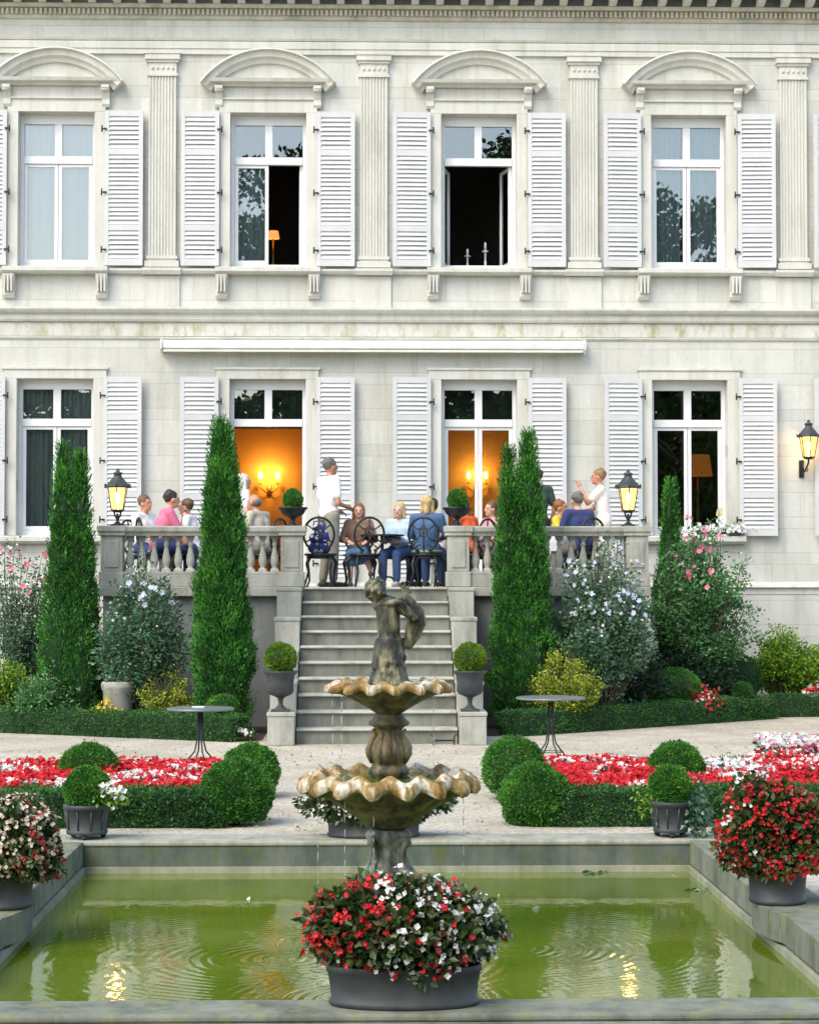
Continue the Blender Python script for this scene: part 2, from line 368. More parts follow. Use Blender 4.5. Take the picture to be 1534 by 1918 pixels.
# ---------------------------------------------------------------- the setting
SX, ST, SB = .93, 26.26, 23.45           # stair half width, top nosing, bottom riser
FL = 1.80                                # terrace floor height
FY = 29.8                                # facade plane
PX, PY0, PY1, CT, WZ = 2.17, 9.10, 14.6, .02, -.205
g = MB()
def gsheet(mb, x0, x1, y0, y1, z=0): mb.add([(x0,y0,z),(x1,y0,z),(x1,y1,z),(x0,y1,z)], [(0,1,2,3)])
gsheet(g,-60,60,-60,PY0-1.6); gsheet(g,-60,60,PY1+.3,90); gsheet(g,-60,-PX-.3,PY0-.31,PY1+.3); gsheet(g,PX+.3,60,PY0-.31,PY1+.3); gsheet(g,-60,-PX-.99,PY0-1.6,PY0-.31); gsheet(g,PX+.99,60,PY0-1.6,PY0-.31)
tag(g.build('ground', M['gravel']), kind='structure')
# pond
pd = thing('pond_basin', 'rectangular green pond basin with mossy grey stone coping around it', 'pond basin', (0,(PY0+PY1)/2,0))
def pb(name, mb, m, bevel=0):
    o = mb.build(name, m, pd, bevel); o.matrix_parent_inverse = Matrix.Translation((0,-(PY0+PY1)/2,0)); return o
def coping_bar(x0,x1,y0,y1): return MB().box(x0,x1,y0,y1,-.016,CT)
pb('coping', coping_bar(-PX-.42,PX+.42,PY1,PY1+.42), M['coping_pale'], .012)
pb('coping', coping_bar(-PX-.42,PX+.42,PY0-.32,PY0), M['coping'], .012)
for s in (-1,1):
    mb = MB(); xs = sorted((s*PX, s*(PX+.34))); mb.box(xs[0],xs[1],PY0+.002,PY1-.002,-.150,CT-.002)
    pts = [(s*(PX+.05)+ -s*(.13)*math.cos(a)**2, 11.78+.55*math.sin(a)) for a in np.linspace(-PI/2, PI/2, 14)]
    if s > 0: pts = pts[::-1]
    mb.prism(pts, -.148, CT-.004, 'z')
    pb('coping', mb, M['coping'], .01)
mb = MB(); W = .2; zb = -.8
mb.box(-PX-W,PX+W,PY1+.012,PY1+.2,zb,-.018); mb.box(-PX-W,-PX-.012,PY0,PY1+.01,zb,-.152); mb.box(PX+.012,PX+W,PY0,PY1+.01,zb,-.152); mb.box(-PX-W,PX+W,PY0-.3,PY0-.012,zb,-.018)
pb('pond_wall', mb, M['pond_wall'])
mb = MB(); mb.box(-PX-.028,PX+.028,PY1-.015,PY1+.028,-.8,-.162); mb.box(-PX-.028,-PX+.02,PY0,PY1-.017,-.8,-.165); mb.box(PX-.02,PX+.028,PY0,PY1-.017,-.8,-.165)
pb('ledge', mb, M['ledge'])
mb = MB(); mb.box(-PX-1,PX+1,PY0-.56,PY0-.325,-.12,-.012); mb.box(-PX-1,PX+1,PY0-1.6,PY0-.565,-.16,-.05)
pb('front_step', mb, M['coping'], .008)
wt = MB(); gsheet(wt,-PX-.02,PX+.02,PY0-.02,PY1+.02,WZ); tag(wt.build('pond_water', M['pond_water']), kind='structure')
mb = MB(); gsheet(mb,-PX-.2,PX+.2,PY0-.2,PY1+.2,-.78); tag(mb.build('pond_bottom', M['soil']), kind='structure')
# soil of the beds
def soil(poly, z=.012, name='bed_soil'):
    tag(MB().prism(poly, -.05, z, 'z').build(name, M['soil']), kind='structure')
soil([(-5.2,15.6),(-1.1,15.6),(-1.1,18.9),(-5.2,18.9)]); soil([(1.1,15.6),(5.2,15.6),(5.2,18.9),(1.1,18.9)])
soil([(-9,27.4),(-4.72,25.6),(-1.6,23.8),(-1.35,24.0),(-1.35,26.2),(-3.6,26.2),(-3.6,29.7),(-9,29.7)])
soil([(1.6,24.6),(5.5,28.0),(9,28.6),(9,29.7),(3.6,29.7),(3.6,26.2),(1.35,26.2),(1.35,24.6)])

# ---------------------------------------------------------------- mansion
P0 = FY
H = thing('mansion', 'pale stone two storey mansion with white louvred shutters and arched window pediments', 'building', (0, FY, 0))
HI = Matrix.Translation((0, -FY, 0))
def hp(name, mb, m, par=None, bevel=0):
    o = mb.build(name, m, par or H, bevel); 
    if par is None: o.matrix_parent_inverse = HI
    return o
def X(px, py=700, Y=FY): return at(px, py, Y)[0]
def Z(py, px=767, Y=FY): return at(px, py, Y)[2]
PITCH = X(897,350)-X(503,350)
BX = [X(700,500)+PITCH*(i-1.5) for i in range(-1, 6)]       # bay centres, -1..5 ; visible are index 1..4
print('pitch', PITCH, BX)
ow = (X(572,350)-X(430,350))/2
UZ0, UZ1 = Z(503), Z(214); LZ0, LZ1 = Z(1003), Z(711)
ops = []
for i, bx in enumerate(BX):
    ops.append((bx-ow, bx+ow, UZ0, UZ1))
    ops.append((bx-ow, bx+ow, FL+.02 if i in (2,3) else LZ0, LZ1))
def wall_openings(mb, x0, x1, z0, z1, y0, y1, ops):
    xs = sorted({x0,x1}|{o[0] for o in ops}|{o[1] for o in ops}); zs = sorted({z0,z1}|{o[2] for o in ops}|{o[3] for o in ops})
    def solid(i,j):
        if i<0 or j<0 or i>=len(xs)-1 or j>=len(zs)-1: return False
        cx,cz=(xs[i]+xs[i+1])/2,(zs[j]+zs[j+1])/2
        return not any(o[0]<cx<o[1] and o[2]<cz<o[3] for o in ops)
    for i in range(len(xs)-1):
        for j in range(len(zs)-1):
            if not solid(i,j): continue
            a,b,c,d = xs[i],xs[i+1],zs[j],zs[j+1]
            mb.add([(a,y0,c),(b,y0,c),(b,y0,d),(a,y0,d)],[(0,1,2,3)]); mb.add([(a,y1,c),(a,y1,d),(b,y1,d),(b,y1,c)],[(0,1,2,3)])
            if not solid(i-1,j): mb.add([(a,y0,c),(a,y0,d),(a,y1,d),(a,y1,c)],[(0,1,2,3)])
            if not solid(i+1,j): mb.add([(b,y0,c),(b,y1,c),(b,y1,d),(b,y0,d)],[(0,1,2,3)])
            if not solid(i,j-1): mb.add([(a,y0,c),(a,y1,c),(b,y1,c),(b,y0,c)],[(0,1,2,3)])
            if not solid(i,j+1): mb.add([(a,y0,d),(b,y0,d),(b,y1,d),(a,y1,d)],[(0,1,2,3)])
XW0, XW1 = BX[0]-PITCH/2, BX[-1]+PITCH/2
mb = MB(); wall_openings(mb, XW0, XW1, 0, 10.9, FY, FY+.32, ops); hp('wall', mb, M['facade'])
mb = MB(); mb.box(XW0,XW0+.3,FY+.33,FY+7,0,10.9); mb.box(XW1-.3,XW1,FY+.33,FY+7,0,10.9); mb.box(XW0,XW1,FY+7.01,FY+7.3,0,10.9); hp('wall', mb, M['facade'])
mb = MB(); mb.prism([(XW0-.6,10.9),(XW1+.6,10.9),(XW1-2,12.6),(XW0+2,12.6)], FY-.6, FY+7.6, 'y'); hp('roof', mb, M['slate'])
def band(name, z0, z1, d, m='trim', prof=None, x0=None, x1=None, bevel=0):
    mb = MB(); x0 = XW0-.01 if x0 is None else x0; x1 = XW1+.01 if x1 is None else x1
    if prof: mb.prism([(FY-a, b) for a, b in prof], x0, x1, 'x')
    else: mb.box(x0, x1, FY-d, FY+.01, z0, z1)
    return hp(name, mb, M[m], bevel=bevel)
# entablature
z = Z
band('frieze_moulding', 0,0,0, prof=[(0,z(80)),(.05,z(80)),(.07,z(76)),(.03,z(74)),(0,z(74))])
band('architrave_band', 0,0,0, prof=[(0,z(105)),(.045,z(105)),(.045,z(95)),(.062,z(95)),(.062,z(84)),(.04,z(81)),(0,z(81))])
band('cornice', 0,0,0,'cornice', prof=[(0,z(40)),(.03,z(40)),(.05,z(37)),(.05,z(34.5)),(.05,z(22)),(.13,z(21)),(.16,z(16)),(.16,z(0)),(.5,z(-1)),(.5,z(-14)),(.58,z(-20)),(0,z(-20))])
mb = MB(); xx = XW0
while xx < XW1: mb.box(xx, xx+.036, FY-.10, FY-.049, z(33), z(23)); xx += .070
tag(hp('dentils', mb, M['cornice']), kind='stuff')
mo = MB(); mo.prism([(FY-.161,z(15)),(FY-.30,z(14)),(FY-.44,z(9)),(FY-.47,z(3)),(FY-.47,z(-2)),(FY-.161,z(-2))], -.055, .055, 'x')
mod0 = hp('modillion', mo, M['trim']); sp = X(735,5)-X(689,5); nmo = int((XW1-XW0)/sp)
mod0.location.x = XW0+.1
for i in range(1, nmo):
    c = mod0.copy(); COL.objects.link(c); c.parent = H; c.matrix_parent_inverse = HI; c.location.x = XW0+.1+i*sp
band('gutter_board', z(0), z(-1), .3)
mb = MB(); mb.box(XW0,XW1,FY-.155,FY-.158-.01,z(15),z(-1)); hp('soffit_panel', mb, M['gutter'])
# pilasters between the upper windows
for i in range(len(BX)-1):
    px_ = (BX[i]+BX[i+1])/2; mb = MB(); wsh = .2
    zb, zt = z(482), z(147)
    n = 8; poly = []
    xs = np.linspace(px_-wsh, px_+wsh, n*2+1+1)
    prof = [(px_-wsh, FY+.0)]
    for k in range(n):
        a = px_-wsh+.018+(2*wsh-.036)*k/n; b = a+(2*wsh-.036)/n
        prof += [(a, FY-.06), (a+.007, FY-.06), (a+.014, FY-.042), (b-.014, FY-.042), (b-.007, FY-.06)]
    prof += [(px_+wsh-.018, FY-.06), (px_+wsh, FY-.06), (px_+wsh, FY)]; prof[0:1] = [(px_-wsh, FY), (px_-wsh, FY-.06)]
    mb.prism(prof[::-1], zb, zt, 'z')
    mb.box(px_-.225,px_+.225,FY-.08,FY,z(147)+.0,z(142)); mb.box(px_-.205,px_+.205,FY-.066,FY,z(142)+.001,z(122))
    mb.box(px_-.235,px_+.235,FY-.09,FY,z(122)+.001,z(117)); mb.box(px_-.255,px_+.255,FY-.12,FY,z(117)+.001,z(107)); mb.box(px_-.27,px_+.27,FY-.135,FY,z(107)+.001,z(103))
    for k in range(5): mb.ball((px_-.15+.075*k, FY-.07, z(132)), (.022,.02,.03), 8)
    mb.box(px_-.23,px_+.23,FY-.085,FY,z(488),z(482)-.001); mb.box(px_-.215,px_+.215,FY-.07,FY,z(492),z(488)-.001); mb.box(px_-.25,px_+.25,FY-.10,FY,z(503),z(492)-.001)
    hp('pilaster', mb, M['trim'])
    mb = MB(); mb.box(px_-.26,px_+.26,FY-.03,FY,z(577),z(518)); hp('pilaster_pedestal', mb, M['trim'], bevel=.006)
    mb = MB(); mb.prism([(FY,z(517)),(FY-.10,z(517)),(FY-.13,z(510)),(FY-.13,z(505)),(FY,z(504))], px_-.28, px_+.28, 'x'); hp('pedestal_cap', mb, M['trim'])
band('sill_course',0,0,0, prof=[(0,z(515)),(.06,z(515)),(.09,z(510)),(.09,z(506)),(0,z(505))])
band('string_course',0,0,0, prof=[(0,z(605)),(.05,z(604)),(.07,z(600)),(.07,z(592)),(.13,z(588)),(.16,z(583)),(.16,z(579)),(0,z(576))])
band('lichen_course', z(631), z(606), .012, 'trim_lichen')
band('thin_moulding',0,0,0, prof=[(0,z(638)),(.02,z(637)),(.035,z(634)),(0,z(632))])
band('plinth_course',0,0,0, prof=[(0,z(1113)),(.04,z(1113)),(.04,z(1103)),(.09,z(1100)),(.07,z(1095)),(.04,z(1093)),(0,z(1090))])
mb = MB(); mb.box(XW0,XW1,FY-.03,FY,0,z(1113)-.001); hp('plinth', mb, M['facade'])
# window trims
def shutter_mb(h, wd, rails):
    mb = MB(); st = .062; t = .035
    mb.box(0,st,-t,0,0,h); mb.box(wd-st,wd,-t,0,0,h)
    zs = [0]+rails+[h]; rh = .09
    bars = [(0,.10)]+[(r-rh/2,r+rh/2) for r in rails]+[(h-.085,h)]
    for a,b in bars: mb.box(st+.0005,wd-st-.0005,-t+.003,-.003,a,b)
    for k in range(len(bars)-1):
        a, b = bars[k][1], bars[k+1][0]; n = max(1, round((b-a)/.066)); s = (b-a)/n
        for j in range(n):
            zc = a+s*(j+.5)
            mb.prism([(-t-.002,zc-.029),(-t+.004,zc-.031),(-.004,zc+.028),(-.011,zc+.031)], st-.004, wd-st+.004, 'x')
    return mb
SW = X(665,350)-X(594,350)
hu = Z(213)-Z(501)
hl = Z(708)-LZ0+.005
def bark_hinge():
    mb = MB(); mb.box(-.045,.03,-.06,-.038,-.012,.012); mb.tube([(-.04,-.05,-.045),(-.04,-.05,.05)],.012,6)
    return mb
sm_u = shutter_mb(hu, SW, [hu*.245, hu*.735]).mesh('shutter', M['shutter_paint'])
sm_l = shutter_mb(hl, SW, [hl*.26, hl*.745]).mesh('shutter', M['shutter_paint'])
hd = Z(708)-(FL+.03)
sm_d = shutter_mb(hd, SW, [hd*.42, hd-hl*.255]).mesh('shutter', M['shutter_paint'])
hm = bark_hinge().mesh('hinge', M['iron'])
def shutter(x, z0, me, h, side):
    o = bpy.data.objects.new('shutter', me); COL.objects.link(o); o.parent = H; o.matrix_parent_inverse = HI
    o.location = (x, FY-.075, z0); 
    ang = R(random.uniform(.3,5.0))
    if side > 0: o.rotation_euler.z = -ang
    else: o.rotation_euler.z = ang; o.location.x = x+SW-SW*math.cos(ang); o.location.y -= SW*math.sin(ang)
    for zz in (h*.1, h*.47, h*.88):
        q = bpy.data.objects.new('hinge', hm); COL.objects.link(q); q.parent = o
        q.location = (0 if side > 0 else SW, 0, zz)
        if side < 0: q.scale.x = -1
    return o
def frame_bar(mb, x0,x1,y0,y1,z0,z1): mb.box(x0,x1,y0,y1,z0,z1)
def window(cx, z0, z1, transom, lower='closed', upper=True, mull=True):
    y = FY+.17; fw = .055
    mb = MB(); mb.box(cx-ow,cx-ow+fw,y,y+.07,z0,z1); mb.box(cx+ow-fw,cx+ow,y,y+.07,z0,z1)
    mb.box(cx-ow+fw+.0005,cx+ow-fw-.0005,y+.002,y+.068,z0,z0+.075); mb.box(cx-ow+fw+.0005,cx+ow-fw-.0005,y+.002,y+.068,z1-.14,z1)
    mb.box(cx-ow+fw+.0005,cx+ow-fw-.0005,y-.015,y+.072,transom-.055,transom+.055)
    mb.box(cx-.055,cx+.055,y+.004,y+.066,transom+.0555,z1-.1405)
    fr = hp('window', mb, M['white_paint'], bevel=.004)
    yg = y+.04
    def pane(x0,x1,a,b,dy=0):
        o = MB().box(x0,x1,yg+dy,yg+dy+.006,a,b).build('pane', M['window_glass'], fr); return o
    pane(cx-ow+fw,cx-.055,transom+.055,z1-.14); pane(cx+.055,cx+ow-fw,transom+.055,z1-.14)
    def leaf(x0, x1, hinge=None, ang=0):
        w_ = x1-x0; mb = MB(); a, b = z0+.078, transom-.058; s = .05
        mb.box(0,s,0,.045,a,b); mb.box(w_-s,w_,0,.045,a,b); mb.box(s,w_-s,.002,.043,a,a+.06); mb.box(s,w_-s,.002,.043,b-.045,b)
        o = mb.build('casement', M['white_paint'], fr, .003)
        gl = MB().box(s,w_-s,.02,.026,a+.06,b-.045).build('pane', M['window_glass'], o)
        if hinge == 'l': o.location = (x0, y+.06, 0); o.rotation_euler.z = ang
        elif hinge == 'r': o.location = (x1, y+.06, 0); o.rotation_euler.z = ang; mm = -w_; 
        else: o.location = (x0, y+.012, 0)
        return o
    L, Rr = (cx-ow+fw+.003, cx-.004), (cx+.004, cx+ow-fw-.003)
    if lower == 'closed': leaf(*L); leaf(*Rr)
    elif lower == 'right_open': leaf(*L); leaf(Rr[1], Rr[1]+(Rr[1]-Rr[0]), 'l', R(93))
    elif lower == 'both_open':
        leaf(L[0], L[1], 'l', R(78)); leaf(Rr[1], Rr[1]+(Rr[1]-Rr[0]), 'l', R(102))
    return fr
WIN = {}; DARK_BAYS = []
for i, bx in enumerate(BX):
    # upper architrave + pediment
    mb = MB(); fwid = .19
    mb.box(bx-ow-fwid+.03,bx-ow,FY-.05,FY,UZ0,UZ1); mb.box(bx+ow,bx+ow+fwid-.03,FY-.05,FY,UZ0,UZ1)
    mb.box(bx-ow-fwid+.03,bx+ow+fwid-.03,FY-.05,FY,UZ1+.0005,z(196)); mb.box(bx-ow-.12,bx+ow+.12,FY-.035,FY,z(196)+.0005,z(166))
    mb.box(bx-ow-.14,bx+ow+.14,FY-.065,FY,z(190),z(186))
    hp('window_surround', mb, M['trim'], bevel=.005)
    pw = (X(628,160)-X(375,160))/2; zb, zt = z(165), z(97)
    mb = MB()
    mb.prism([(FY,z(166)),(FY-.10,z(166)),(FY-.12,z(163)),(FY-.20,z(160)),(FY-.22,z(154)),(FY,z(153))], bx-pw+.06, bx+pw-.06, 'x')
    # arched top: swept moulding
    c0 = z(160); sag = z(98)-c0; hw = pw; Rr = (hw*hw+sag*sag)/(2*sag); zc = c0+sag-Rr; a0 = math.asin(hw/Rr)
    prof = [(0,0),(-.24,-.005),(-.26,-.03),(-.20,-.05),(-.19,-.12),(-.13,-.155),(-.11,-.20),(0,-.205)]
    n = 28; V = []
    for k in range(n+1):
        a = -a0+2*a0*k/n
        for (dy, dr) in prof: V.append((bx+(Rr+dr)*math.sin(a), FY+dy, zc+(Rr+dr)*math.cos(a)))
    m_ = len(prof); Fq = [(k*m_+j, k*m_+(j+1)%m_, (k+1)*m_+(j+1)%m_, (k+1)*m_+j) for k in range(n) for j in range(m_)]
    Fq += [tuple(range(m_))[::-1], tuple(range(n*m_, n*m_+m_))]
    mb.add(V, Fq)
    poly = [(bx-hw+.15, c0)]+[(bx+(Rr-.19)*math.sin(a), zc+(Rr-.19)*math.cos(a)) for a in np.linspace(-a0*.9, a0*.9, 20)]+[(bx+hw-.15, c0)]
    mb.prism(poly, FY-.06, FY, 'y')
    hp('pediment', mb, M['trim'])
    for s in (-1,1):
        mb = MB(); xc = bx+s*(ow+.165)
        mb.prism([(FY,z(205)),(FY-.05,z(205)),(FY-.075,z(200)),(FY-.06,z(190)),(FY-.11,z(178)),(FY-.18,z(172)),(FY-.18,z(166.5)),(FY,z(166.5))], xc-.055, xc+.055, 'x')
        mb.tube([(xc-.062,FY-.13,z(173)),(xc+.062,FY-.13,z(173))],.04,10)
        hp('console', mb, M['trim'])
    # sill with brackets
    mb = MB(); mb.prism([(FY,z(516)),(FY-.14,z(516)),(FY-.18,z(512)),(FY-.18,z(505)),(FY-.15,z(503.5)),(FY,z(503))], bx-ow-.21, bx+ow+.21, 'x'); hp('sill', mb, M['trim'])
    for s in (-1,1):
        mb = MB(); xc = bx+s*(ow+.12)
        mb.prism([(FY,z(561)),(FY-.06,z(561)),(FY-.09,z(556)),(FY-.08,z(545)),(FY-.13,z(530)),(FY-.16,z(517)),(FY,z(517))], xc-.085, xc+.085, 'x')
        for q in (-.05,0,.05): mb.box(xc+q-.012,xc+q+.012,FY-.165,FY-.09,z(550),z(520))
        hp('sill_bracket', mb, M['trim'])
    if i not in (-1,): pass
    # lower surround
    lz0 = FL+.02 if i in (2,3) else LZ0
    mb = MB()
    mb.box(bx-ow-.19,bx-ow,FY-.04,FY,lz0,LZ1); mb.box(bx+ow,bx+ow+.19,FY-.04,FY,lz0,LZ1); mb.box(bx-ow-.19,bx+ow+.19,FY-.04,FY,LZ1+.0005,z(694))
    mb.box(bx-ow-.215,bx+ow+.215,FY-.06,FY,z(694)+.0005,z(689))
    hp('window_surround', mb, M['trim'], bevel=.005)
    if i not in (2,3):
        mb = MB(); mb.prism([(FY,z(1019)),(FY-.10,z(1019)),(FY-.17,z(1014)),(FY-.17,z(1006)),(FY-.14,z(1004)),(FY,z(1003.5))], bx-ow-.24, bx+ow+.24, 'x'); hp('sill', mb, M['trim'])
    st = {1:'closed',2:'right_open',3:'both_open'}.get(i,'closed')
    window(bx, UZ0, UZ1, z(299), st)
    window(bx, lz0, LZ1, z(791), 'none' if i == 2 else 'closed')
    if i in (2,3): DARK_BAYS.append(bx)
    for s in (-1,1):
        xo = X(594,350)-X(503,350)
        xs = bx+xo if s > 0 else bx-xo-SW
        shutter(xs, z(501), sm_u, hu, s)
        shutter(xs, lz0-.005 if i not in (2,3) else FL+.03, sm_d if i in (2,3) else sm_l, hd if i in (2,3) else hl, s)
# green lichen spots of the course under the string course stay in the wall; interiors
def room(x0,x1,y0,y1,z0,z1,m):
    mb = MB(); mb.box(x0,x1,y1,y1+.1,z0,z1); mb.box(x0-.1,x0,y0,y1,z0,z1); mb.box(x1,x1+.1,y0,y1,z0,z1); mb.box(x0-.1,x1+.1,y0,y1+.1,z1+.001,z1+.1)
    mb.box(x0-.1,x1+.1,y0,y1+.1,z0-.1,z0-.001,1)
    hp('interior_wall', mb, [m, M['wood']])
mids = [(BX[k]+BX[k+1])/2 for k in range(len(BX)-1)]; I0 = FY+.335
RB = 33.4
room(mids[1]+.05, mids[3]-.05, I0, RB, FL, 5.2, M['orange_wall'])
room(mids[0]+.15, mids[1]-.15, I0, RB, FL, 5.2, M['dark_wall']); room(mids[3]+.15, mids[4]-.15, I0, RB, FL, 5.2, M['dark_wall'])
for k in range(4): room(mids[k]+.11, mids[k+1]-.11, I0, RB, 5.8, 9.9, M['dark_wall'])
def curtain(x0,x1,z0,z1,m,y,label,waves=7):
    n = 60; V = []
    for k in range(n+1):
        u = k/n; xx = x0+(x1-x0)*u; yy = y+.02*math.sin(u*waves*2*PI)+.008*math.sin(u*waves*5.1*PI+1)
        V += [(xx,yy,z0),(xx,yy+.004*math.sin(u*40),z1)]
    mb = MB(); mb.add(V, [(2*k,2*k+2,2*k+3,2*k+1) for k in range(n)], 0, True)
    o = mb.build('curtain', M[m]); tag(o, label, 'curtain')
curtain(BX[1]-.52,BX[1]+.52,UZ0+.02,UZ1,'curtain_white',FY+.29,'bright white net curtain filling the upper window at the far left',5)
curtain(BX[2]-.52,BX[2]-.03,UZ0+.02,z(310),'curtain_blue',FY+.29,'blue grey net curtain in the half open upper window',5)
curtain(BX[4]-.52,BX[4]-.08,UZ0+.02,UZ1,'curtain_blue',FY+.29,'blue grey curtain, left half of the rightmost upper window',5)
curtain(BX[4]+.06,BX[4]+.52,UZ0+.02,UZ1,'curtain_blue',FY+.295,'blue grey curtain, right half of the rightmost upper window',5)
curtain(BX[1]-.52,BX[1]-.02,LZ0+.02,LZ1,'curtain_grey',FY+.29,'grey curtain, left half of the lower window at the far left',5)
curtain(BX[1]+.02,BX[1]+.52,LZ0+.02,LZ1,'curtain_grey',FY+.295,'grey curtain, right half of the lower window behind the twin cypress',5)
for k, bx in enumerate(DARK_BAYS): curtain(bx-ow, bx+ow, z(800), LZ1+.1, 'pane_darkener', FY+.36, 'added dark sheet that darkens the upper panes of the %s' % ('open terrace door','closed terrace door')[k], 8)  # added sheets, their dark colour stands in for the dark reflection in the panes
# wall sconces in the dining room
def sconce(px, py, label):
    x, y, zz = at(px, py, RB); t = thing('wall_sconce', label, 'wall lamp', (x, RB, zz), group='candle sconces in the orange room')
    mb = MB(); mb.ball((0,-.03,-.22),(.05,.03,.09)); 
    for s in (-1,1):
        mb.tube([(0,-.04,-.2),(s*.06,-.09,-.26),(s*.13,-.11,-.2),(s*.14,-.11,-.12)],.012,6); mb.lathe([(.035,-.12),(.04,-.11),(.012,-.10),(.012,-.03)],10,(s*.14,-.11,0))
    mb.build('bracket', M['brass'], t)
    for s in (-1,1):
        MB().ball((s*.14,-.11,.02),(.03,.03,.055)).build('bulb', M['sconce_bulb'], t)
    l = bpy.data.lights.new('sconce_light','POINT'); l.energy = 7; l.color = (1,.55,.16); l.shadow_soft_size = .08
    lo = bpy.data.objects.new('sconce_light', l); COL.objects.link(lo); lo.parent = t; lo.location = (0,-.3,.05)
sconce(505, 893, 'glowing two candle wall sconce seen through the open door on the left')
sconce(893, 893, 'glowing two candle wall sconce seen through the closed glass door behind the right urn')
def table_lamp(px, py, Y, z0, lab, wd, hh, m):
    x, y, zz = at(px, py, Y); t = thing('table_lamp', lab, 'table lamp', (x, Y, z0)); h = zz-z0
    MB().lathe([(.09,0),(.09,.02),(.02,.05),(.03,max(.1,h*.5)),(.012,h-hh*.5)],14).build('base', M['brass'], t)
    MB().lathe([(wd,h-hh/2),(wd*.8,h+hh/2)],20,cap=False).build('lamp_shade', M[m], t)
table_lamp(1306, 872, 32.6, FL+.7, 'dim orange lampshade in the dark lower room at right', .24, .34, 'shade_glow')
table_lamp(512, 440, 32.0, UZ0-.1, 'small glowing lamp inside the half open upper window', .10, .12, 'small_lamp')
def sideboard(x, Y, z0, lab, h=.7):
    t = thing('sideboard', lab, 'cabinet', (x, Y, z0)); mb = MB(); mb.box(-.5,.5,-.2,.2,.08,h-.03); mb.box(-.53,.53,-.22,.22,h-.029,h)
    mb.build('body', M['wood'], t, .006)
    for s in (-1,1): MB().box(s*.25-.22,s*.25+.22,-.215,-.2005,.12,h-.08).build('door', M['wood'], t, .004)
sideboard(AX(1318,32.6), 32.7, FL, 'dark wooden cabinet under the dim orange lampshade')
sideboard(AX(512,32.0), 32.0, 5.8, 'low cabinet under the small upper lamp', UZ0-.1-5.8)
# two white candlesticks on the sill of the third upper window
for dx, hh in ((-.13,.42),(.14,.52)):
    t = thing('candlestick', 'pale candlestick standing left inside the dark open upper window' if dx < 0 else 'taller pale candlestick standing right inside the dark open upper window', 'candlestick', (BX[3]+dx, FY+.75, UZ0))
    MB().lathe([(.06,0),(.05,.02),(.012,.04),(.02,hh*.4),(.012,hh*.5),(.018,hh*.7),(.05,hh*.72),(.05,hh*.74)],14).build('stem', M['white_paint'], t)
    MB().lathe([(.016,hh*.74),(.016,hh*.97),(.004,hh)],10).build('candle', M['curtain_white'], t)
sideboard(BX[3], FY+.75, 5.8, 'low cabinet just inside the dark open upper window', UZ0-5.8-.001)
# awning box
ax0, ax1 = X(305,650,FY-.2), X(1093,650,FY-.2)
aw = thing('awning', 'long white retracted awning box on the wall above the terrace doors', 'awning', ((ax0+ax1)/2, FY-.001, Z(650)))
hw = (ax1-ax0)/2; MB().prism([(0,.09),(-.20,.07),(-.24,.03),(-.24,-.05),(-.20,-.07),(0,-.07)], -hw, hw, 'x').build('cassette', M['awning_metal'], aw, .006)
MB().box(-hw+.01,hw-.01,-.235,-.19,-.105,-.0715).build('front_bar', M['awning_metal'], aw, .006)
for s in (-1,1): MB().prism([(-.001,.1),(-.22,.085),(-.26,.03),(-.26,-.06),(-.2,-.13),(-.001,-.09)], s*(hw+.002), s*(hw+.03), 'x').build('end_cap', M['awning_metal'], aw, .004)

# ---------------------------------------------------------------- terrace and stair
TX = 3.56
tr = thing('terrace', 'raised grey stone terrace between the stair and the mansion', 'terrace', (0, ST, 0))
TI = Matrix.Translation((0,-ST,0))
def tp(name, mb, m, bevel=0):
    o = mb.build(name, M[m], tr, bevel); o.matrix_parent_inverse = TI; return o
mb = MB(); mb.box(-TX+.05,-SX-.005,ST+.05,FY-.035,0,FL-.12); mb.box(SX+.005,TX-.05,ST+.05,FY-.035,0,FL-.12); mb.box(-SX-.004,SX+.004,ST+.26,FY-.035,0,FL-.121)
tp('retaining_wall', mb, 'wall_base')
mb = MB(); mb.box(-TX,-SX-.002,ST-.06,FY-.095,FL-.119,FL); mb.box(SX+.002,TX,ST-.06,FY-.095,FL-.119,FL); mb.box(-SX-.0015,SX+.0015,ST+.3,FY-.095,FL-.119,FL-.002)
tp('floor_slab', mb, 'terrace_stone', .01)
# stairs: ten risers
stt = thing('stone_stair', 'wide grey stone staircase with ten steps rising to the terrace', 'staircase', (0, SB, 0))
SI = Matrix.Translation((0,-SB,0)); NR = 10; rr = FL/NR; td = (ST-SB)/(NR-1)
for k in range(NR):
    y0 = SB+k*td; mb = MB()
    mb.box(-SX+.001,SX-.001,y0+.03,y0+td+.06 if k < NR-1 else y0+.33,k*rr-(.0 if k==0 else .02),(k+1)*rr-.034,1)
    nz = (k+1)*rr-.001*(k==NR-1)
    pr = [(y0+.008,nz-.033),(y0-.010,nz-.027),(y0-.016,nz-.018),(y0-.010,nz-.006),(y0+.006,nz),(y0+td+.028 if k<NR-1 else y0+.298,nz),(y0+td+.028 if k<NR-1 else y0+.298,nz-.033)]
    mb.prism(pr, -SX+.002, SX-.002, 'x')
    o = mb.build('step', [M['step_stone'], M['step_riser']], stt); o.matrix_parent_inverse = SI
for s in (-1,1):
    tops = [(FL, ST-.02, ST-.50), (FL-.37, ST-.501, ST-1.10), (FL-.74, ST-1.101, ST-1.72), (FL-1.10, ST-1.721, ST-2.40), (.38, ST-2.401, SB-.22)]
    for tz, yb, yf in tops:
        mb = MB(); a, b = (SX+.003, SX+.33) if s > 0 else (-SX-.33, -SX-.003)
        mb.box(a+.01,b-.01,yf+.01,yb,0,tz-.05); mb.box(a,b,yf,yb,tz-.049,tz)
        o = mb.build('cheek_block', M['terrace_stone'], stt, .01); o.matrix_parent_inverse = SI
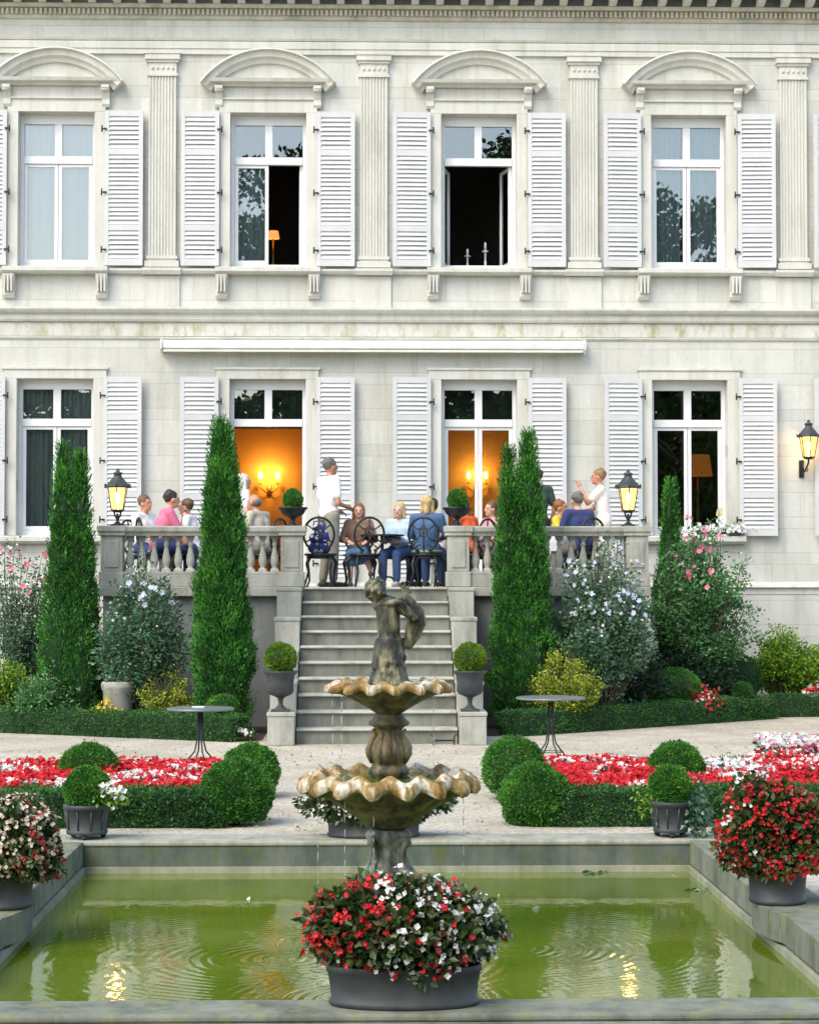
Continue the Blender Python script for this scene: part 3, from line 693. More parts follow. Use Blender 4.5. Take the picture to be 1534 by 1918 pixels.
# balustrades
BAL = [(.052,0),(.052,.035),(.040,.04),(.030,.055),(.048,.085),(.055,.13),(.050,.175),(.036,.23),(.027,.28),(.026,.31),(.036,.325),(.036,.335),(.028,.345),(.030,.375),(.045,.39),(.045,.43)]
def balustrade(x0, x1, label, ped):
    t = thing('balustrade', label, 'balustrade', ((x0+x1)/2, ST+.12, FL)); I = Matrix.Translation((-(x0+x1)/2, -ST-.12, -FL))
    yc = ST+.12
    def pp(name, mb, bevel=0, m='terrace_stone'):
        o = mb.build(name, M[m], t, bevel); o.matrix_parent_inverse = I; return o
    zt = AZ(985, ST); z1 = zt-.13; z0 = FL+.2
    mb = MB(); mb.box(x0+.31,x1-.31,yc-.13,yc+.13,FL+.001,FL+.16); mb.box(x0+.31,x1-.31,yc-.10,yc+.10,FL+.161,z0); pp('base_rail', mb, .008)
    mb = MB(); mb.prism([(yc-.11,z1),(yc-.12,z1+.03),(yc-.145,z1+.06),(yc-.15,zt-.02),(yc-.13,zt-.003),(yc+.13,zt-.003),(yc+.15,zt-.02),(yc+.145,z1+.06),(yc+.12,z1+.03),(yc+.11,z1)], x0+.31, x1-.31, 'x'); pp('handrail', mb)
    for (a, b) in ped:
        mb = MB(); mb.box(a,b,yc-.155,yc+.155,FL+.001,FL+.2); mb.box(a+.02,b-.02,yc-.135,yc+.135,FL+.201,z1-.001)
        mb.box(a+.07,b-.07,yc-.15,yc-.13,FL+.25,z1-.06)
        mb.box(a-.012,b+.012,yc-.16,yc+.16,z1,z1+.05); mb.box(a-.025,b+.025,yc-.175,yc+.175,z1+.051,zt); pp('pedestal', mb, .01)
    H_ = z1-z0; sc = H_/.43
    me = MB().lathe([(r, zz*sc) for r, zz in BAL], 16).box(-.055,.055,-.055,.055,.001,.03).box(-.05,.05,-.05,.05,H_-.03,H_-.001).mesh('baluster', M['terrace_stone'])
    n = 13; xs = np.linspace(x0+.31, x1-.31, n+1); xs = (xs[1:]+xs[:-1])/2
    for xx in xs:
        o = bpy.data.objects.new('baluster', me); COL.objects.link(o); o.parent = t; o.matrix_parent_inverse = I; o.location = (xx, yc, z0)
    return zt
PED = .325
BZ = balustrade(-TX, -SX+.015, 'stone balustrade with turned balusters left of the stair', [(-TX, -TX+PED), (-SX+.015-PED, -SX+.015)])
balustrade(SX-.015, TX, 'stone balustrade with turned balusters right of the stair', [(TX-PED, TX), (SX-.015, SX-.015+PED)])
# boot scraper
bsx, bsy, _ = at(831, 1390, SB-.12)
t = thing('boot_scraper', 'small black iron boot scraper at the foot of the stair', 'boot scraper', (bsx, SB-.12, 0))
mb = MB(); mb.box(-.12,.12,-.006,.006,.04,.06); mb.build('blade', M['iron'], t)
for s in (-1,1): MB().tube([(s*.12,0,0),(s*.12,0,.09),(s*.135,0,.12),(s*.15,0,.105)],.008,6).build('post', M['iron'], t)
# ---------------------------------------------------------------- vegetation helpers
def nz(P, seed=0, k=4.0, oct=5):
    r = np.random.default_rng(seed); s = np.zeros(len(P)); a = 1
    for i in range(oct):
        K = r.normal(size=(3,3))*k*(1.5**i); ph = r.uniform(0,6.28,3)
        s += a*np.prod(np.sin(P@K.T+ph), axis=1)*1.6; a *= .7
    return s
def unit(V): return V/(np.linalg.norm(V,axis=1,keepdims=True)+1e-9)
def leaves(mb, P, D, L, W, mi=0, fold=.15, seed=1):
    """one small folded diamond leaf at each point"""
    r = np.random.default_rng(seed); n = len(P); D = unit(D); L = np.broadcast_to(L,(n,)).copy()*r.uniform(.7,1.25,n); W = np.broadcast_to(W,(n,))*r.uniform(.75,1.2,n)
    S = unit(np.cross(D, r.normal(size=(n,3)))); U = np.cross(D, S)
    A = P; B = P+D*(L*.45)[:,None]+S*(W/2)[:,None]+U*(W*fold)[:,None]; C = P+D*L[:,None]; E = P+D*(L*.45)[:,None]-S*(W/2)[:,None]+U*(W*fold)[:,None]
    V = np.stack([A,B,C,E],1).reshape(-1,3); return mb.add(V, np.arange(4*n).reshape(-1,4), mi)
def flowers(mb, P, Nn, r_, mi=0, petals=4, seed=2, cup=.35):
    r = np.random.default_rng(seed); n = len(P); Nn = unit(Nn); T = unit(np.cross(Nn, r.normal(size=(n,3)))); B = np.cross(Nn, T)
    rs = r_*r.uniform(.7,1.25,n)
    for k in range(petals):
        a = 2*PI*k/petals+r.uniform(-.2,.2,n); d = T*np.cos(a)[:,None]+B*np.sin(a)[:,None]; q = np.cross(Nn, d); h = PI/petals*.95
        L = P; c = (rs*.75)[:,None]
        V1 = P+(d*math.cos(h)+q*math.sin(h))*c+Nn*(c*cup); V3 = P+(d*math.cos(h)-q*math.sin(h))*c+Nn*(c*cup); V2 = P+d*rs[:,None]+Nn*(rs[:,None]*cup*.8)
        V = np.stack([L,V1,V2,V3],1).reshape(-1,3); mb.add(V, np.arange(4*n).reshape(-1,4), mi)
    return mb
def sph(n, seed=0):
    r = np.random.default_rng(seed); return unit(r.normal(size=(n,3)))

def ball_mesh(rad, leafmat, n, ll=.022, lw=.012, squash=1.0, lump=.04, seed=1, name='foliage', hollow=False, bottom=-.75):
    r = np.random.default_rng(seed); D = sph(int(n*1.3), seed); D = D[D[:,2] > bottom][:n]
    rr = rad*(1+lump*nz(D*2.2, seed, 1.5)+r.normal(0,.018,len(D))); depth = 1-np.abs(r.normal(0,.035,len(D)))
    P = D*(rr*depth)[:,None]; P[:,2] *= squash
    mb = MB(); mb.ball((0,0,0),(rad*.86,rad*.86,rad*.86*squash),20,1)
    leaves(mb, P, D+r.normal(0,.5,D.shape)+np.array([0,0,.25]), ll, lw, seed=seed)
    k = r.integers(0,len(P),len(P)//110)
    for j in range(3): leaves(mb, P[k]+D[k]*(.005+.010*j)+r.normal(0,.004,(len(k),3)), D[k]+r.normal(0,.6,(len(k),3)), ll, lw, seed=seed+j)
    return mb
def hedge(name, label, p0, p1, wd, h, dens=9000, group=None, z0=0, leaf='hedge_leaf', seed=1):
    """clipped hedge between two ground points (its front line), growing backward"""
    p0 = Vector(p0).to_2d(); p1 = Vector(p1).to_2d(); L = (p1-p0).length; ang = math.atan2(p1.y-p0.y, p1.x-p0.x)
    t = thing(name, label, 'hedge', (p0.x, p0.y, z0), ang, group); r = np.random.default_rng(seed)
    faces = [('f', L*h), ('b', L*h*.4), ('t', L*wd), ('l', wd*h), ('r', wd*h)]; P = []; D = []
    for f, a in faces:
        n = int(a*dens); u, v = r.random(n), r.random(n)
        if f in 'fb':
            P.append(np.stack([u*L, np.full(n, 0 if f=='f' else wd), v*h],1)); D.append(np.tile([0,-1 if f=='f' else 1,.15],(n,1)))
        elif f == 't': P.append(np.stack([u*L, v*wd, np.full(n,h)],1)); D.append(np.tile([0,0,1.],(n,1)))
        else: P.append(np.stack([np.full(n,0 if f=='l' else L), u*wd, v*h],1)); D.append(np.tile([-1 if f=='l' else 1,0,.15],(n,1)))
    P = np.concatenate(P); D = np.concatenate(D)
    # rounded arrises and slightly uneven clipping
    wob = .016*nz(P*np.array([1,1,1.]), seed, 5)[:,None]+r.normal(0,.012,(len(P),1)); P = P+D*wob
    e = np.clip((P[:,2]-(h-.03))/.03,0,1); P[:,1] += np.where(P[:,1]<wd/2, 1, -1)*.02*e**2
    mb = MB(); mb.box(.02,L-.02,.02,wd-.02,0,h-.022,1)
    leaves(mb, P-D*.008, D+r.normal(0,.7,D.shape), .026, .015, seed=seed)
    k = r.integers(0,len(P),len(P)//45); 
    for j in range(3): leaves(mb, P[k]+D[k]*(.006+.011*j)+r.normal(0,.004,(len(k),3)), D[k]+r.normal(0,.6,(len(k),3)), .024, .014, seed=seed+j)
    mb.build('foliage', [M[leaf], M['hedge_core']], t); return t
def box_ball(label, x, y, rad, zc, group='clipped box balls', leaf='box_leaf', n=9000, squash=1.0, seed=1, ll=.022):
    t = thing('box_ball', label, 'clipped bush', (x, y, 0), random.uniform(0,6), group)
    o = ball_mesh(rad, leaf, n, ll=ll, lw=ll*.55, squash=squash, seed=seed).build('foliage', [M[leaf], M['hedge_core']], t); o.location.z = zc
    MB().tube([(0,0,0),(0,0,zc)],[.03,.02],7).build('stem', M['bark'], t); return t

# clipped box balls
def gnd(px, py): # ground point under a pixel row
    d = at(px, py, 10); t = EYE/(EYE-d[2]); return (CX+(d[0]-CX)*t, 10*t)
def bb(label, px, Y, top, wpx, **k):
    x = AX(px, Y, 1400); p = F/Y; r = wpx/2/p-.012; zt = AZ(top, Y)-.012; return box_ball(label, x, Y, r, zt-r*k.get('squash',1), **k)
bb('large box ball at the pond side corner of the left flower bed', 445, 15.75, 1419, 134, n=16000, seed=3)
bb('box ball at the path corner of the left flower bed', 470, 17.7, 1391, 106, n=12000, seed=4)
bb('box ball in the middle of the left flower bed among red begonias', 168, 17.4, 1389, 114, n=12000, seed=5)
bb('large box ball at the pond side corner of the right flower bed', 1003, 15.75, 1430, 134, n=16000, seed=6)
bb('box ball at the path corner of the right flower bed', 962, 17.5, 1380, 120, n=12000, seed=7)
bb('box ball in the middle of the right flower bed among red begonias', 1266, 17.4, 1390, 110, n=12000, seed=8)
bb('bright green box dome behind the right rear hedge', 1267, 27.0, 1251, 93, squash=.8, n=9000, seed=9, leaf='box_leaf')
bb('big dark green box dome under the rose bush at right', 1378, 28.4, 1223, 98, squash=1.0, n=9000, seed=10, leaf='hedge_leaf')
bb('small box ball in front of the big dark dome', 1390, 27.4, 1277, 44, n=4000, seed=11, leaf='hedge_leaf')
bb('small box dome behind the left round garden table', 418, 24.3, 1299, 62, squash=.8, n=5000, seed=12, leaf='box_leaf')
# hedges
def hpx(x0, x1, Y0, Y1, top, wd, label, seed, **k):
    a = (AX(x0,Y0,1380), Y0); b = (AX(x1,Y1,1380), Y1); h = AZ(top, Y0); return hedge('box_hedge', label, a, b, wd, h, group='low clipped box hedges', seed=seed, **k)
hedge('box_hedge', 'low clipped hedge along the pond side of the left flower bed', (-3.6,15.53), (-1.2,15.53), .34, .265, group='low clipped box hedges', seed=21)
hedge('box_hedge', 'low clipped hedge along the pond side of the right flower bed', (1.2,15.53), (3.9,15.53), .34, .275, group='low clipped box hedges', seed=22)
hedge('box_hedge', 'thin hedge strip along the path side of the left flower bed', (-5,18.6), (-1.25,18.3), .22, .20, group='low clipped box hedges', seed=23)
hedge('box_hedge', 'thin hedge strip along the path side of the right flower bed', (1.2,18.3), (5,18.9), .22, .22, group='low clipped box hedges', seed=24)
hedge('box_hedge', 'long low hedge between the gravel path and the left twin cypress', (-6.2,26.1), (-1.68,23.75), .4, .285, group='low clipped box hedges', seed=25, dens=5500)
hedge('box_hedge', 'long low hedge slanting along the path right of the stair', (1.72,24.5), (5.48,27.6), .4, .29, group='low clipped box hedges', seed=26, dens=5500)
hedge('box_hedge', 'short hedge at the far right beyond the gap', (5.56,27.9), (7.2,28.1), .4, .29, group='low clipped box hedges', seed=27, dens=4500)

# cypresses
def cypress(label, cones, n, seed, base=(0,0), ex=.75):
    cx, cy = base; t = thing('cypress', label, 'cypress tree', (cx, cy, 0), 0, 'columnar cypresses in front of the terrace')
    r = np.random.default_rng(seed); mb = MB(); tk = MB(); K = .8**(-ex)
    for (dx, dy, rad, z0, z1, frac) in cones:
        m = int(n*frac); u = r.random(m)**.8; zz = z0+(z1-z0)*u; a = r.uniform(0,2*PI,m)
        prof = rad*np.minimum(1, K*np.clip(1-u,0,1)**ex)
        D = np.stack([np.cos(a),np.sin(a),np.zeros(m)],1); Q = np.stack([np.cos(a)*rad,np.sin(a)*rad,zz],1)
        lum = 1+.10*nz(Q, seed, 1.8)+.12*nz(Q, seed+1, 5); rr = prof*lum*(1-np.abs(r.normal(0,.12,m)))+.008
        P = D*rr[:,None]+np.array([dx,dy,0]); P[:,2] = zz
        kp = nz(Q, seed+7, 4.5)+r.normal(0,.2,m) > -.8; leaves(mb, P[kp], (D*.9+np.array([0,0,1.0])+r.normal(0,.4,(m,3)))[kp], (.024+.030*np.minimum(1,prof/.2))[kp], .016, seed=seed)
        # wispy side sprays breaking the outline
        k = int(m*.07); idx = r.integers(0, m, k)
        for j in range(3): leaves(mb, P[idx]+D[idx]*(.012+.02*j)+np.array([0,0,.03*j]), D[idx]*.6+np.array([0,0,1.0])+r.normal(0,.2,(k,3)), .05, .014, seed=seed+j)
        us = np.linspace(0,1,12); cp = [(max(.004, rad*min(1, K*max(0,1-q)**ex)*.78), z0+(z1-z0)*q) for q in us]
        mb.lathe([(cp[0][0],z0-.12)]+cp, 14, (dx,dy,0), mi=1)
        tk.tube([(dx*.3,dy*.3,0),(dx,dy,z0+.1),(dx,dy,z1*.8)],[.06,.05,.01],8)
    mb.build('crown', [M['cypress_leaf'], M['hedge_core']], t); tk.build('trunk', M['bark'], t); return t
def cy(label, Y, basepx, peaks, n, seed, ex=.75):
    bx = AX(basepx, Y, 1200); cones = []
    for (px, top, wpx, frac) in peaks: cones.append((AX(px,Y,1200)-bx, 0 if frac > .3 else .02, wpx/2/(F/Y), .16, AZ(top, Y), frac))
    return cypress(label, cones, n, seed, (bx, Y), ex)
cy('leftmost cypress with two pointed tops beside the lower left window', 25.6, 131, [(116,835,80,.45),(149,850,84,.55)], 42000, 31)
cy('tallest narrow cypress standing left of the stair', 24.9, 418, [(419,806,98,.75),(411,788,80,.4)], 62000, 32, .58)
cy('cypress with two joined tops right of the stair', 25.65, 977, [(990,812,88,.6),(953,842,66,.45)], 62000, 33, .72)
cy('slender small cypress behind the rose bush at right', 28.35, 1258, [(1257,902,74,1.0)], 20000, 34)

# airy flowering shrubs grown branch by branch
def shrub(name, label, x, y, z0, w_, zt, leafmat, nb, nl, ll, lw, blooms=(), seed=1, spread=.5, cat='shrub', up=1.0, group=None, dens=.3, depth=None, lean=0):
    t = thing(name, label, cat, (x, y, z0), 0, group); r = np.random.default_rng(seed); h = zt-z0; rad = w_/2; dep = depth or rad*.8
    tw = MB(); P = []; D = []; T = []
    for b in range(nb):
        a = r.uniform(0,2*PI); q = math.sqrt(r.random()); ex, ey = q*math.cos(a)*rad, q*math.sin(a)*dep; hh = h*(1-.42*q*q)*r.uniform(.62,1.0)
        s = np.linspace(0,1,7); px = ex*(s**.7)*(.35+.65*s)+lean*s*s; py = ey*(s**.7)*(.35+.65*s); pz = hh*s**up
        pts = np.stack([px,py,pz],1)+r.normal(0,.012,(7,3))*s[:,None]*2
        tw.tube([tuple(p) for p in pts], np.linspace(.012,.003,7), 5)
        m = nl; ss = r.uniform(dens,1,m)**.8; i = np.minimum((ss*6).astype(int),5); f = (ss*6-i)[:,None]
        base = pts[i]*(1-f)+pts[i+1]*f; off = r.normal(size=(m,3)); off[:,2] *= .5; off = unit(off)
        P.append(base+off*(.02+.075*r.random((m,1)))*min(1.3, w_)); D.append(off+np.array([0,0,.25])); T.append(pts[-1])
    P = np.concatenate(P); D = np.concatenate(D); T = np.array(T); keep = nz(P, seed+2, 3.2)+r.normal(0,.25,len(P)) > -.75; P = P[keep]; D = D[keep]
    tw.build('branches', M['twig'], t)
    mb = MB(); leaves(mb, P, D+r.normal(0,.3,D.shape), ll, lw, seed=seed); mb.build('leaves', M[leafmat], t)
    for j, (pm, n, rf, top) in enumerate(blooms):
        idx = np.argsort(-(P[:,2]+ (1-top)*4*r.random(len(P))*h) + 0.8*P[:,1])[:max(n*3,1)]; idx = r.permutation(idx)[:n]
        pp = P[idx]+np.array([0,-.05,.02]); mb = MB(); flowers(mb, pp, np.tile([0,-1,.35],(n,1))+r.normal(0,.5,(n,3)), rf, petals=5, seed=seed+j)
        mb.build('blossoms', M[pm], t)
    return t
def sh(name, label, px, Y, base, top, wpx, *a, **k):
    x = AX(px,Y,1200); zb = max(0, AZ(base,Y)) if base else 0; return shrub(name, label, x, Y, 0, wpx/(F/Y), AZ(top,Y), *a, **k)
sh('hibiscus', 'loose greyish hibiscus with scattered pink flowers at the far left', 30, 26.6, 0, 990, 190, 'hibiscus_leaf', 85, 110, .05, .026, [('pink_petal',12,.045,.7),('white_petal',40,.018,.4)], seed=41)
sh('hibiscus', 'grey green hibiscus with a few pale blue flowers in front of the left balustrade', 268, 25.3, 0, 1025, 180, 'hibiscus_leaf', 95, 170, .055, .03, [('lilac_petal',16,.042,.6),('white_petal',30,.016,.4)], seed=42)
sh('hibiscus', 'tall pale hibiscus with many lilac white flowers in front of the right balustrade', 1128, 25.8, 0, 985, 200, 'hibiscus_leaf', 120, 190, .055, .03, [('lilac_petal',90,.034,.55),('white_petal',110,.02,.5)], seed=43)
sh('rose_bush', 'big dark green rose bush with pink flowers below the lower right window', 1316, 27.75, 0, 955, 215, 'rose_leaf', 150, 210, .055, .034, [('pink_petal',22,.045,.75),('white_petal',60,.018,.5)], seed=44, up=.9)
sh('spindly_rose', 'thin climbing rose shoots with a cream flower before the lower right window', 1340, 28.6, 0, 920, 60, 'rose_leaf', 7, 60, .04, .025, [('cream_petal',3,.05,1)], seed=45, dens=.7, cat='rose')
sh('yellow_shrub', 'golden green bushy shrub left of the tallest cypress', 312, 25.0, 0, 1243, 105, 'yellow_leaf', 90, 90, .035, .022, seed=46, dens=.1)
sh('yellow_shrub', 'large rounded golden green shrub right of the stair cypress', 1058, 25.3, 0, 1208, 140, 'yellow_leaf', 150, 130, .035, .022, seed=47, dens=.1)
sh('yellow_shrub', 'low lime green shrub between the golden shrub and the bright box dome', 1185, 26.55, 0, 1276, 95, 'lime_leaf', 60, 70, .04, .026, seed=48, dens=.05)
sh('yellow_shrub', 'wide yellow green shrub against the plinth at the far right', 1470, 28.7, 0, 1165, 150, 'lime_leaf', 120, 120, .05, .034, seed=49, dens=.2)
sh('yellow_shrub', 'bushy lime shrub cut by the right edge of the frame', 1555, 28.5, 0, 1190, 130, 'lime_leaf', 90, 120, .05, .034, seed=50, dens=.2)
sh('leafy_plant', 'low leafy green plant under the pink hibiscus at the left edge', 20, 26.0, 0, 1225, 150, 'lime_leaf', 60, 90, .05, .03, seed=51, dens=.1, cat='plant')
sh('leafy_plant', 'dark undergrowth between the two left cypresses', 200, 25.7, 0, 1190, 120, 'dark_leaf', 60, 120, .05, .03, seed=52, dens=.05, cat='plant')
sh('leafy_plant', 'dark shade plant at the foot of the lilac hibiscus', 1175, 26.5, 0, 1190, 170, 'dark_leaf', 100, 140, .05, .03, seed=53, dens=.05, cat='plant')
sh('leafy_plant', 'dark leafy plant filling below the rose bush', 1300, 27.6, 0, 1180, 170, 'dark_leaf', 100, 140, .05, .03, seed=54, dens=.05, cat='plant')
sh('leafy_plant', 'dark leafy plant at the foot of the leftmost cypress', 90, 25.3, 0, 1250, 130, 'rose_leaf', 70, 120, .045, .03, seed=55, dens=.05, cat='plant')
sh('flowering_plant', 'low clump of small yellow flowers behind the left rear hedge', 205, 24.95, 0, 1312, 95, 'yellow_leaf', 50, 40, .03, .02, [('yellow_petal',110,.022,.8)], seed=56, dens=.3, cat='plant')
sh('flowering_plant', 'low clump of red flowers in front of the bright box dome', 1318, 26.9, 0, 1284, 85, 'rose_leaf', 50, 50, .03, .02, [('red_petal',90,.026,.8),('white_petal',20,.02,.8)], seed=57, dens=.3, cat='plant')
sh('flowering_plant', 'low clump of red and white flowers behind the far right hedge', 1525, 28.35, 0, 1278, 70, 'rose_leaf', 40, 40, .03, .02, [('red_petal',60,.028,.8),('white_petal',60,.03,.8)], seed=58, dens=.3, cat='plant')
sh('flowering_plant', 'little white flowering plant beside the left foot of the stair', 462, 23.9, 0, 1362, 50, 'rose_leaf', 22, 30, .03, .02, [('white_petal',26,.02,.9)], seed=59, dens=.3, cat='plant')
for i, (px, lab) in enumerate(((1330,'left'),(1375,'right'))):
    x = AX(px, FY-.3, 1000); t = thing('window_flowers', 'small white flowers on the %s side of the lower right window sill' % lab, 'plant', (x, FY-.12, LZ0+.016))
    r = np.random.default_rng(60+i); P = r.normal(0,1,(160,3))*[.12,.03,.04]+[0,-.02,.07]; mb = MB(); leaves(mb, P, r.normal(size=(160,3)), .04, .024); mb.build('leaves', M['rose_leaf'], t)
    P = r.normal(0,1,(26,3))*[.13,.02,.04]+[0,-.06,.08]; flowers(MB(), P, np.tile([0,-1,.3],(26,1)), .035, seed=i).build('blossoms', M['white_petal'], t)
    MB().box(-.17,.17,-.05,.05,0,.06).build('trough', M['lead'], t)

# bedding begonias: nobody could count them
def bedding(name, label, x0, x1, y0, y1, hfun, mix, n, seed, avoid=()):
    r = np.random.default_rng(seed); x = r.uniform(x0,x1,n); y = r.uniform(y0,y1,n); P = np.stack([x,y,np.zeros(n)],1)
    ok = np.ones(n, bool)
    for (ax,ay,ar) in avoid: ok &= (x-ax)**2+(y-ay)**2 > ar*ar
    P = P[ok]; h = hfun(P[:,0],P[:,1])*(1+.10*nz(P, seed, 3)); n = len(P)
    mb = MB(); L = r.integers(0,n,int(n*1.6)); Q = P[L].copy(); Q[:,2] = h[L]*r.uniform(.2,.95,len(L)); Q[:,:2] += r.normal(0,.02,(len(L),2))
    leaves(mb, Q, np.tile([0,0,.6],(len(L),1))+r.normal(0,.8,(len(L),3)), .05, .04, 0, seed=seed)
    P[:,2] = h*r.uniform(.78,1.10,n)+.01
    c = nz(P*np.array([1,1,0.]), seed+5, 2.4)+r.normal(0,.45,n)
    for j, (m, lo, hi) in enumerate(mix):
        s = (c >= lo)&(c < hi); q = P[s]
        if len(q): flowers(mb, q, np.tile([0,-.45,1.],(len(q),1))+r.normal(0,.6,(len(q),3)), .021, j+1, seed=seed+j)
    o = mb.build(name, [M['begonia_leaf']]+[M[m] for m,_,_ in mix]); tag(o, label, 'flowers', kind='stuff'); return o
rw = [('red_petal',-.95,9),('white_petal',-9,-.95)]
bedding('bedding_begonias','carpet of red and white begonias filling the left box edged bed',-4.6,-1.38,15.9,18.28,lambda x,y:.26+0*x,rw,17000,71,[(-2.53,17.4,.24)])
bedding('bedding_begonias','red begonia carpet with white patches in the right box edged bed',1.38,2.75,15.9,18.28,lambda x,y:.26+0*x,rw,7600,72,[(2.5,17.4,.24)])
bedding('bedding_begonias','taller red and white begonias rising toward the right edge of the right bed',2.75,4.6,15.9,17.9,lambda x,y:.27+.10*np.clip((x-2.8)/.7,0,1)*np.clip((y-15.9)/1.2,.2,1),[('red_petal',-.1,9),('white_petal',-9,-.1)],8000,73)
bedding('bedding_magenta','magenta and white flowers at the right end of the right bed',3.35,4.6,17.7,18.3,lambda x,y:.42+0*x,[('magenta_petal',-.2,9),('white_petal',-9,-.2)],2200,74)

# flower tubs
def tub_oval(t, wx, wy, h, m='lead', seg=40, lip=True):
    pr = [(.93,0),(.965,.01),(.965,.025),(.935,.03),(.95,h*.5),(.985,h-.03),(1.0,h-.028),(1.0,h-.004),(.985,h),(.94,h-.002),(.92,h-.05)]
    return MB().lathe(pr, seg, sx=wx/2, sy=wy/2).build('tub', M[m], t)
def bloom_tub(label, x, y, z, wx, wy, h, fw, fd, fz0, fz1, nfl, split, seed, fr=.013, nl=5200, leafs=('begonia_leaf',), group='flower tubs around the pond', pale='white_petal'):
    t = thing('flower_tub', label, 'flower pot', (x, y, z), 0, group); r = np.random.default_rng(seed)
    tub_oval(t, wx, wy, h); MB().lathe([(.9,h-.06),(.9,h-.04)],24,sx=wx/2,sy=wy/2).build('soil', M['soil'], t)
    cz = (fz0+fz1)/2; rz = (fz1-fz0)/2
    def pt(n, sd, lo):
        D = sph(int(n*1.6), sd); D = D[D[:,2] > -.8][:n]; q = r.random(len(D))
        k = 1+.13*nz(D, seed, 1.8)+.07*nz(D, seed+3, 4)
        return D, D*np.array([fw/2,fd/2,rz])*(k*(lo+(1-lo)*q))[:,None]+np.array([0,0,cz])
    D, P = pt(nl, seed, .72); mb = MB(); leaves(mb, P, D+r.normal(0,.6,D.shape)-np.array([0,0,.1]), .042, .034, seed=seed)
    D2, P2 = pt(nl//3, seed+9, .3); leaves(mb, P2, r.normal(size=P2.shape), .06, .045, seed=seed+1)
    mb.build('leaves', M[leafs[0]], t)
    st = MB()
    for k in range(14):
        a = r.uniform(0,6.28); st.tube([(0,0,h-.06),(math.cos(a)*fw*.2,math.sin(a)*fd*.2,cz-rz*.3),(math.cos(a)*fw*.36,math.sin(a)*fd*.36,cz+rz*.3)],.006,5)
    st.build('stems', M['twig'], t)
    D, P = pt(nfl, seed+4, .96); D = D[P[:,2]>fz0+.04]; P = P[P[:,2]>fz0+.04]; P += D*.014
    c = split(P)+r.normal(0,.42,len(P))
    for nm, s in (('red_petal', c < 0), (pale, c >= 0)):
        # blossoms hang in little clusters
        q = P[s]; d = D[s]; q = np.concatenate([q, q+r.normal(0,.014,q.shape), q+r.normal(0,.016,q.shape)]); d = np.concatenate([d, d, d])
        flowers(MB(), q, d+r.normal(0,.45,d.shape)+[0,-.3,.1], fr, seed=seed).build('blossoms', M[nm], t)
    return t
bloom_tub('big oval lead tub of red and white begonias on the front pond edge', AX(757,8.98,1880), 8.98, CT, .685, .31, .18, .74, .45, .10, .55, 540,
          lambda P: np.clip(P[:,0]*3.0+.15,-1.2,.35)+.25*np.sin(P[:,0]*16+2)*1.2, 81)
bloom_tub('oval tub of white and dark leaved begonias on the far pond edge behind the fountain', AX(700,14.86,1560), 14.86, CT, .70, .36, .19, 1.05, .5, .10, .42, 340, lambda P: .9+0*P[:,0], 82)
bloom_tub('round tub with a dome of red begonias on the right pond edge', 2.22, 11.78, CT, .34, .34, .19, .64, .56, .12, .67, 640, lambda P: -.75-P[:,0]*.8, 83, fr=.013)
bloom_tub('round tub with a dome of cream and red begonias at the left frame edge', -2.23, 11.72, CT, .34, .34, .19, .62, .56, .12, .60, 640, lambda P: .65-.9*np.abs(P[:,0])*2.6+.9*(P[:,2]-.35), 84, pale='blush_petal', fr=.013)

# topiary pots on the far corners of the pond
def topiary_pot(label, x, y, z, r_, h, br, bz, seed):
    t = thing('topiary_pot', label, 'potted bush', (x, y, z), 0, 'topiary pots on the pond corners')
    for k in range(3):
        a = 2*PI*k/3+.5; MB().ball((math.cos(a)*r_*.75, math.sin(a)*r_*.75,.018),(.025,.025,.018),8).build('foot', M['iron'], t)
    MB().lathe([(r_*.86,.034),(r_*.9,.04),(r_*.9,.06),(r_*.87,.065),(r_*.97,h-.04),(r_*1.03,h-.036),(r_*1.03,h-.005),(r_*.98,h),(r_*.9,h-.002),(r_*.88,h-.05)],32).build('tub', M['lead'], t)
    for k in range(10): a = 2*PI*k/10; MB().tube([(math.cos(a)*r_*.89,math.sin(a)*r_*.89,.07),(math.cos(a)*r_*.985,math.sin(a)*r_*.985,h-.045)],.006,5).build('rib', M['lead'], t)
    o = ball_mesh(br, 'box_leaf', 7000, seed=seed, lump=.05).build('ball', [M['box_leaf'], M['hedge_core']], t); o.location.z = bz
    MB().tube([(0,0,h-.05),(0,0,bz)],.02,7).build('stem', M['bark'], t); MB().lathe([(r_*.87,h-.05),(r_*.87,h-.035)],20).build('soil', M['soil'], t); return t
tl = topiary_pot('lead pot with a clipped box ball and small white flowers on the left pond corner', AX(164,14.8,1500), 14.80, CT, .165, .25, .16, .345, 91)
r_ = np.random.default_rng(5); P = r_.normal(0,1,(120,3))*[.07,.06,.04]+[.17,-.08,.30]; leaves(MB(), P, r_.normal(size=P.shape), .04, .028).build('trailing_leaves', M['lime_leaf'], tl)
P = r_.normal(0,1,(26,3))*[.05,.04,.04]+[.18,-.10,.34]; flowers(MB(), P, np.tile([0,-1,.6],(26,1)), .024).build('blossoms', M['white_petal'], tl)
tl = topiary_pot('lead pot with a clipped box ball and trailing ivy on the right pond corner', AX(1255,14.8,1500), 14.80, CT, .14, .26, .145, .36, 92)
P = r_.normal(0,1,(420,3))*[.055,.05,.10]+[.19,-.06,.17]; leaves(MB(), P, r_.normal(size=P.shape)+[0,-.4,-.3], .045, .036).build('trailing_ivy', M['ivy_leaf'], tl)
P = r_.normal(0,1,(90,3))*[.06,.05,.07]+[-.17,.02,.22]; leaves(MB(), P, r_.normal(size=P.shape), .04, .02).build('trailing_leaves', M['lime_leaf'], tl)

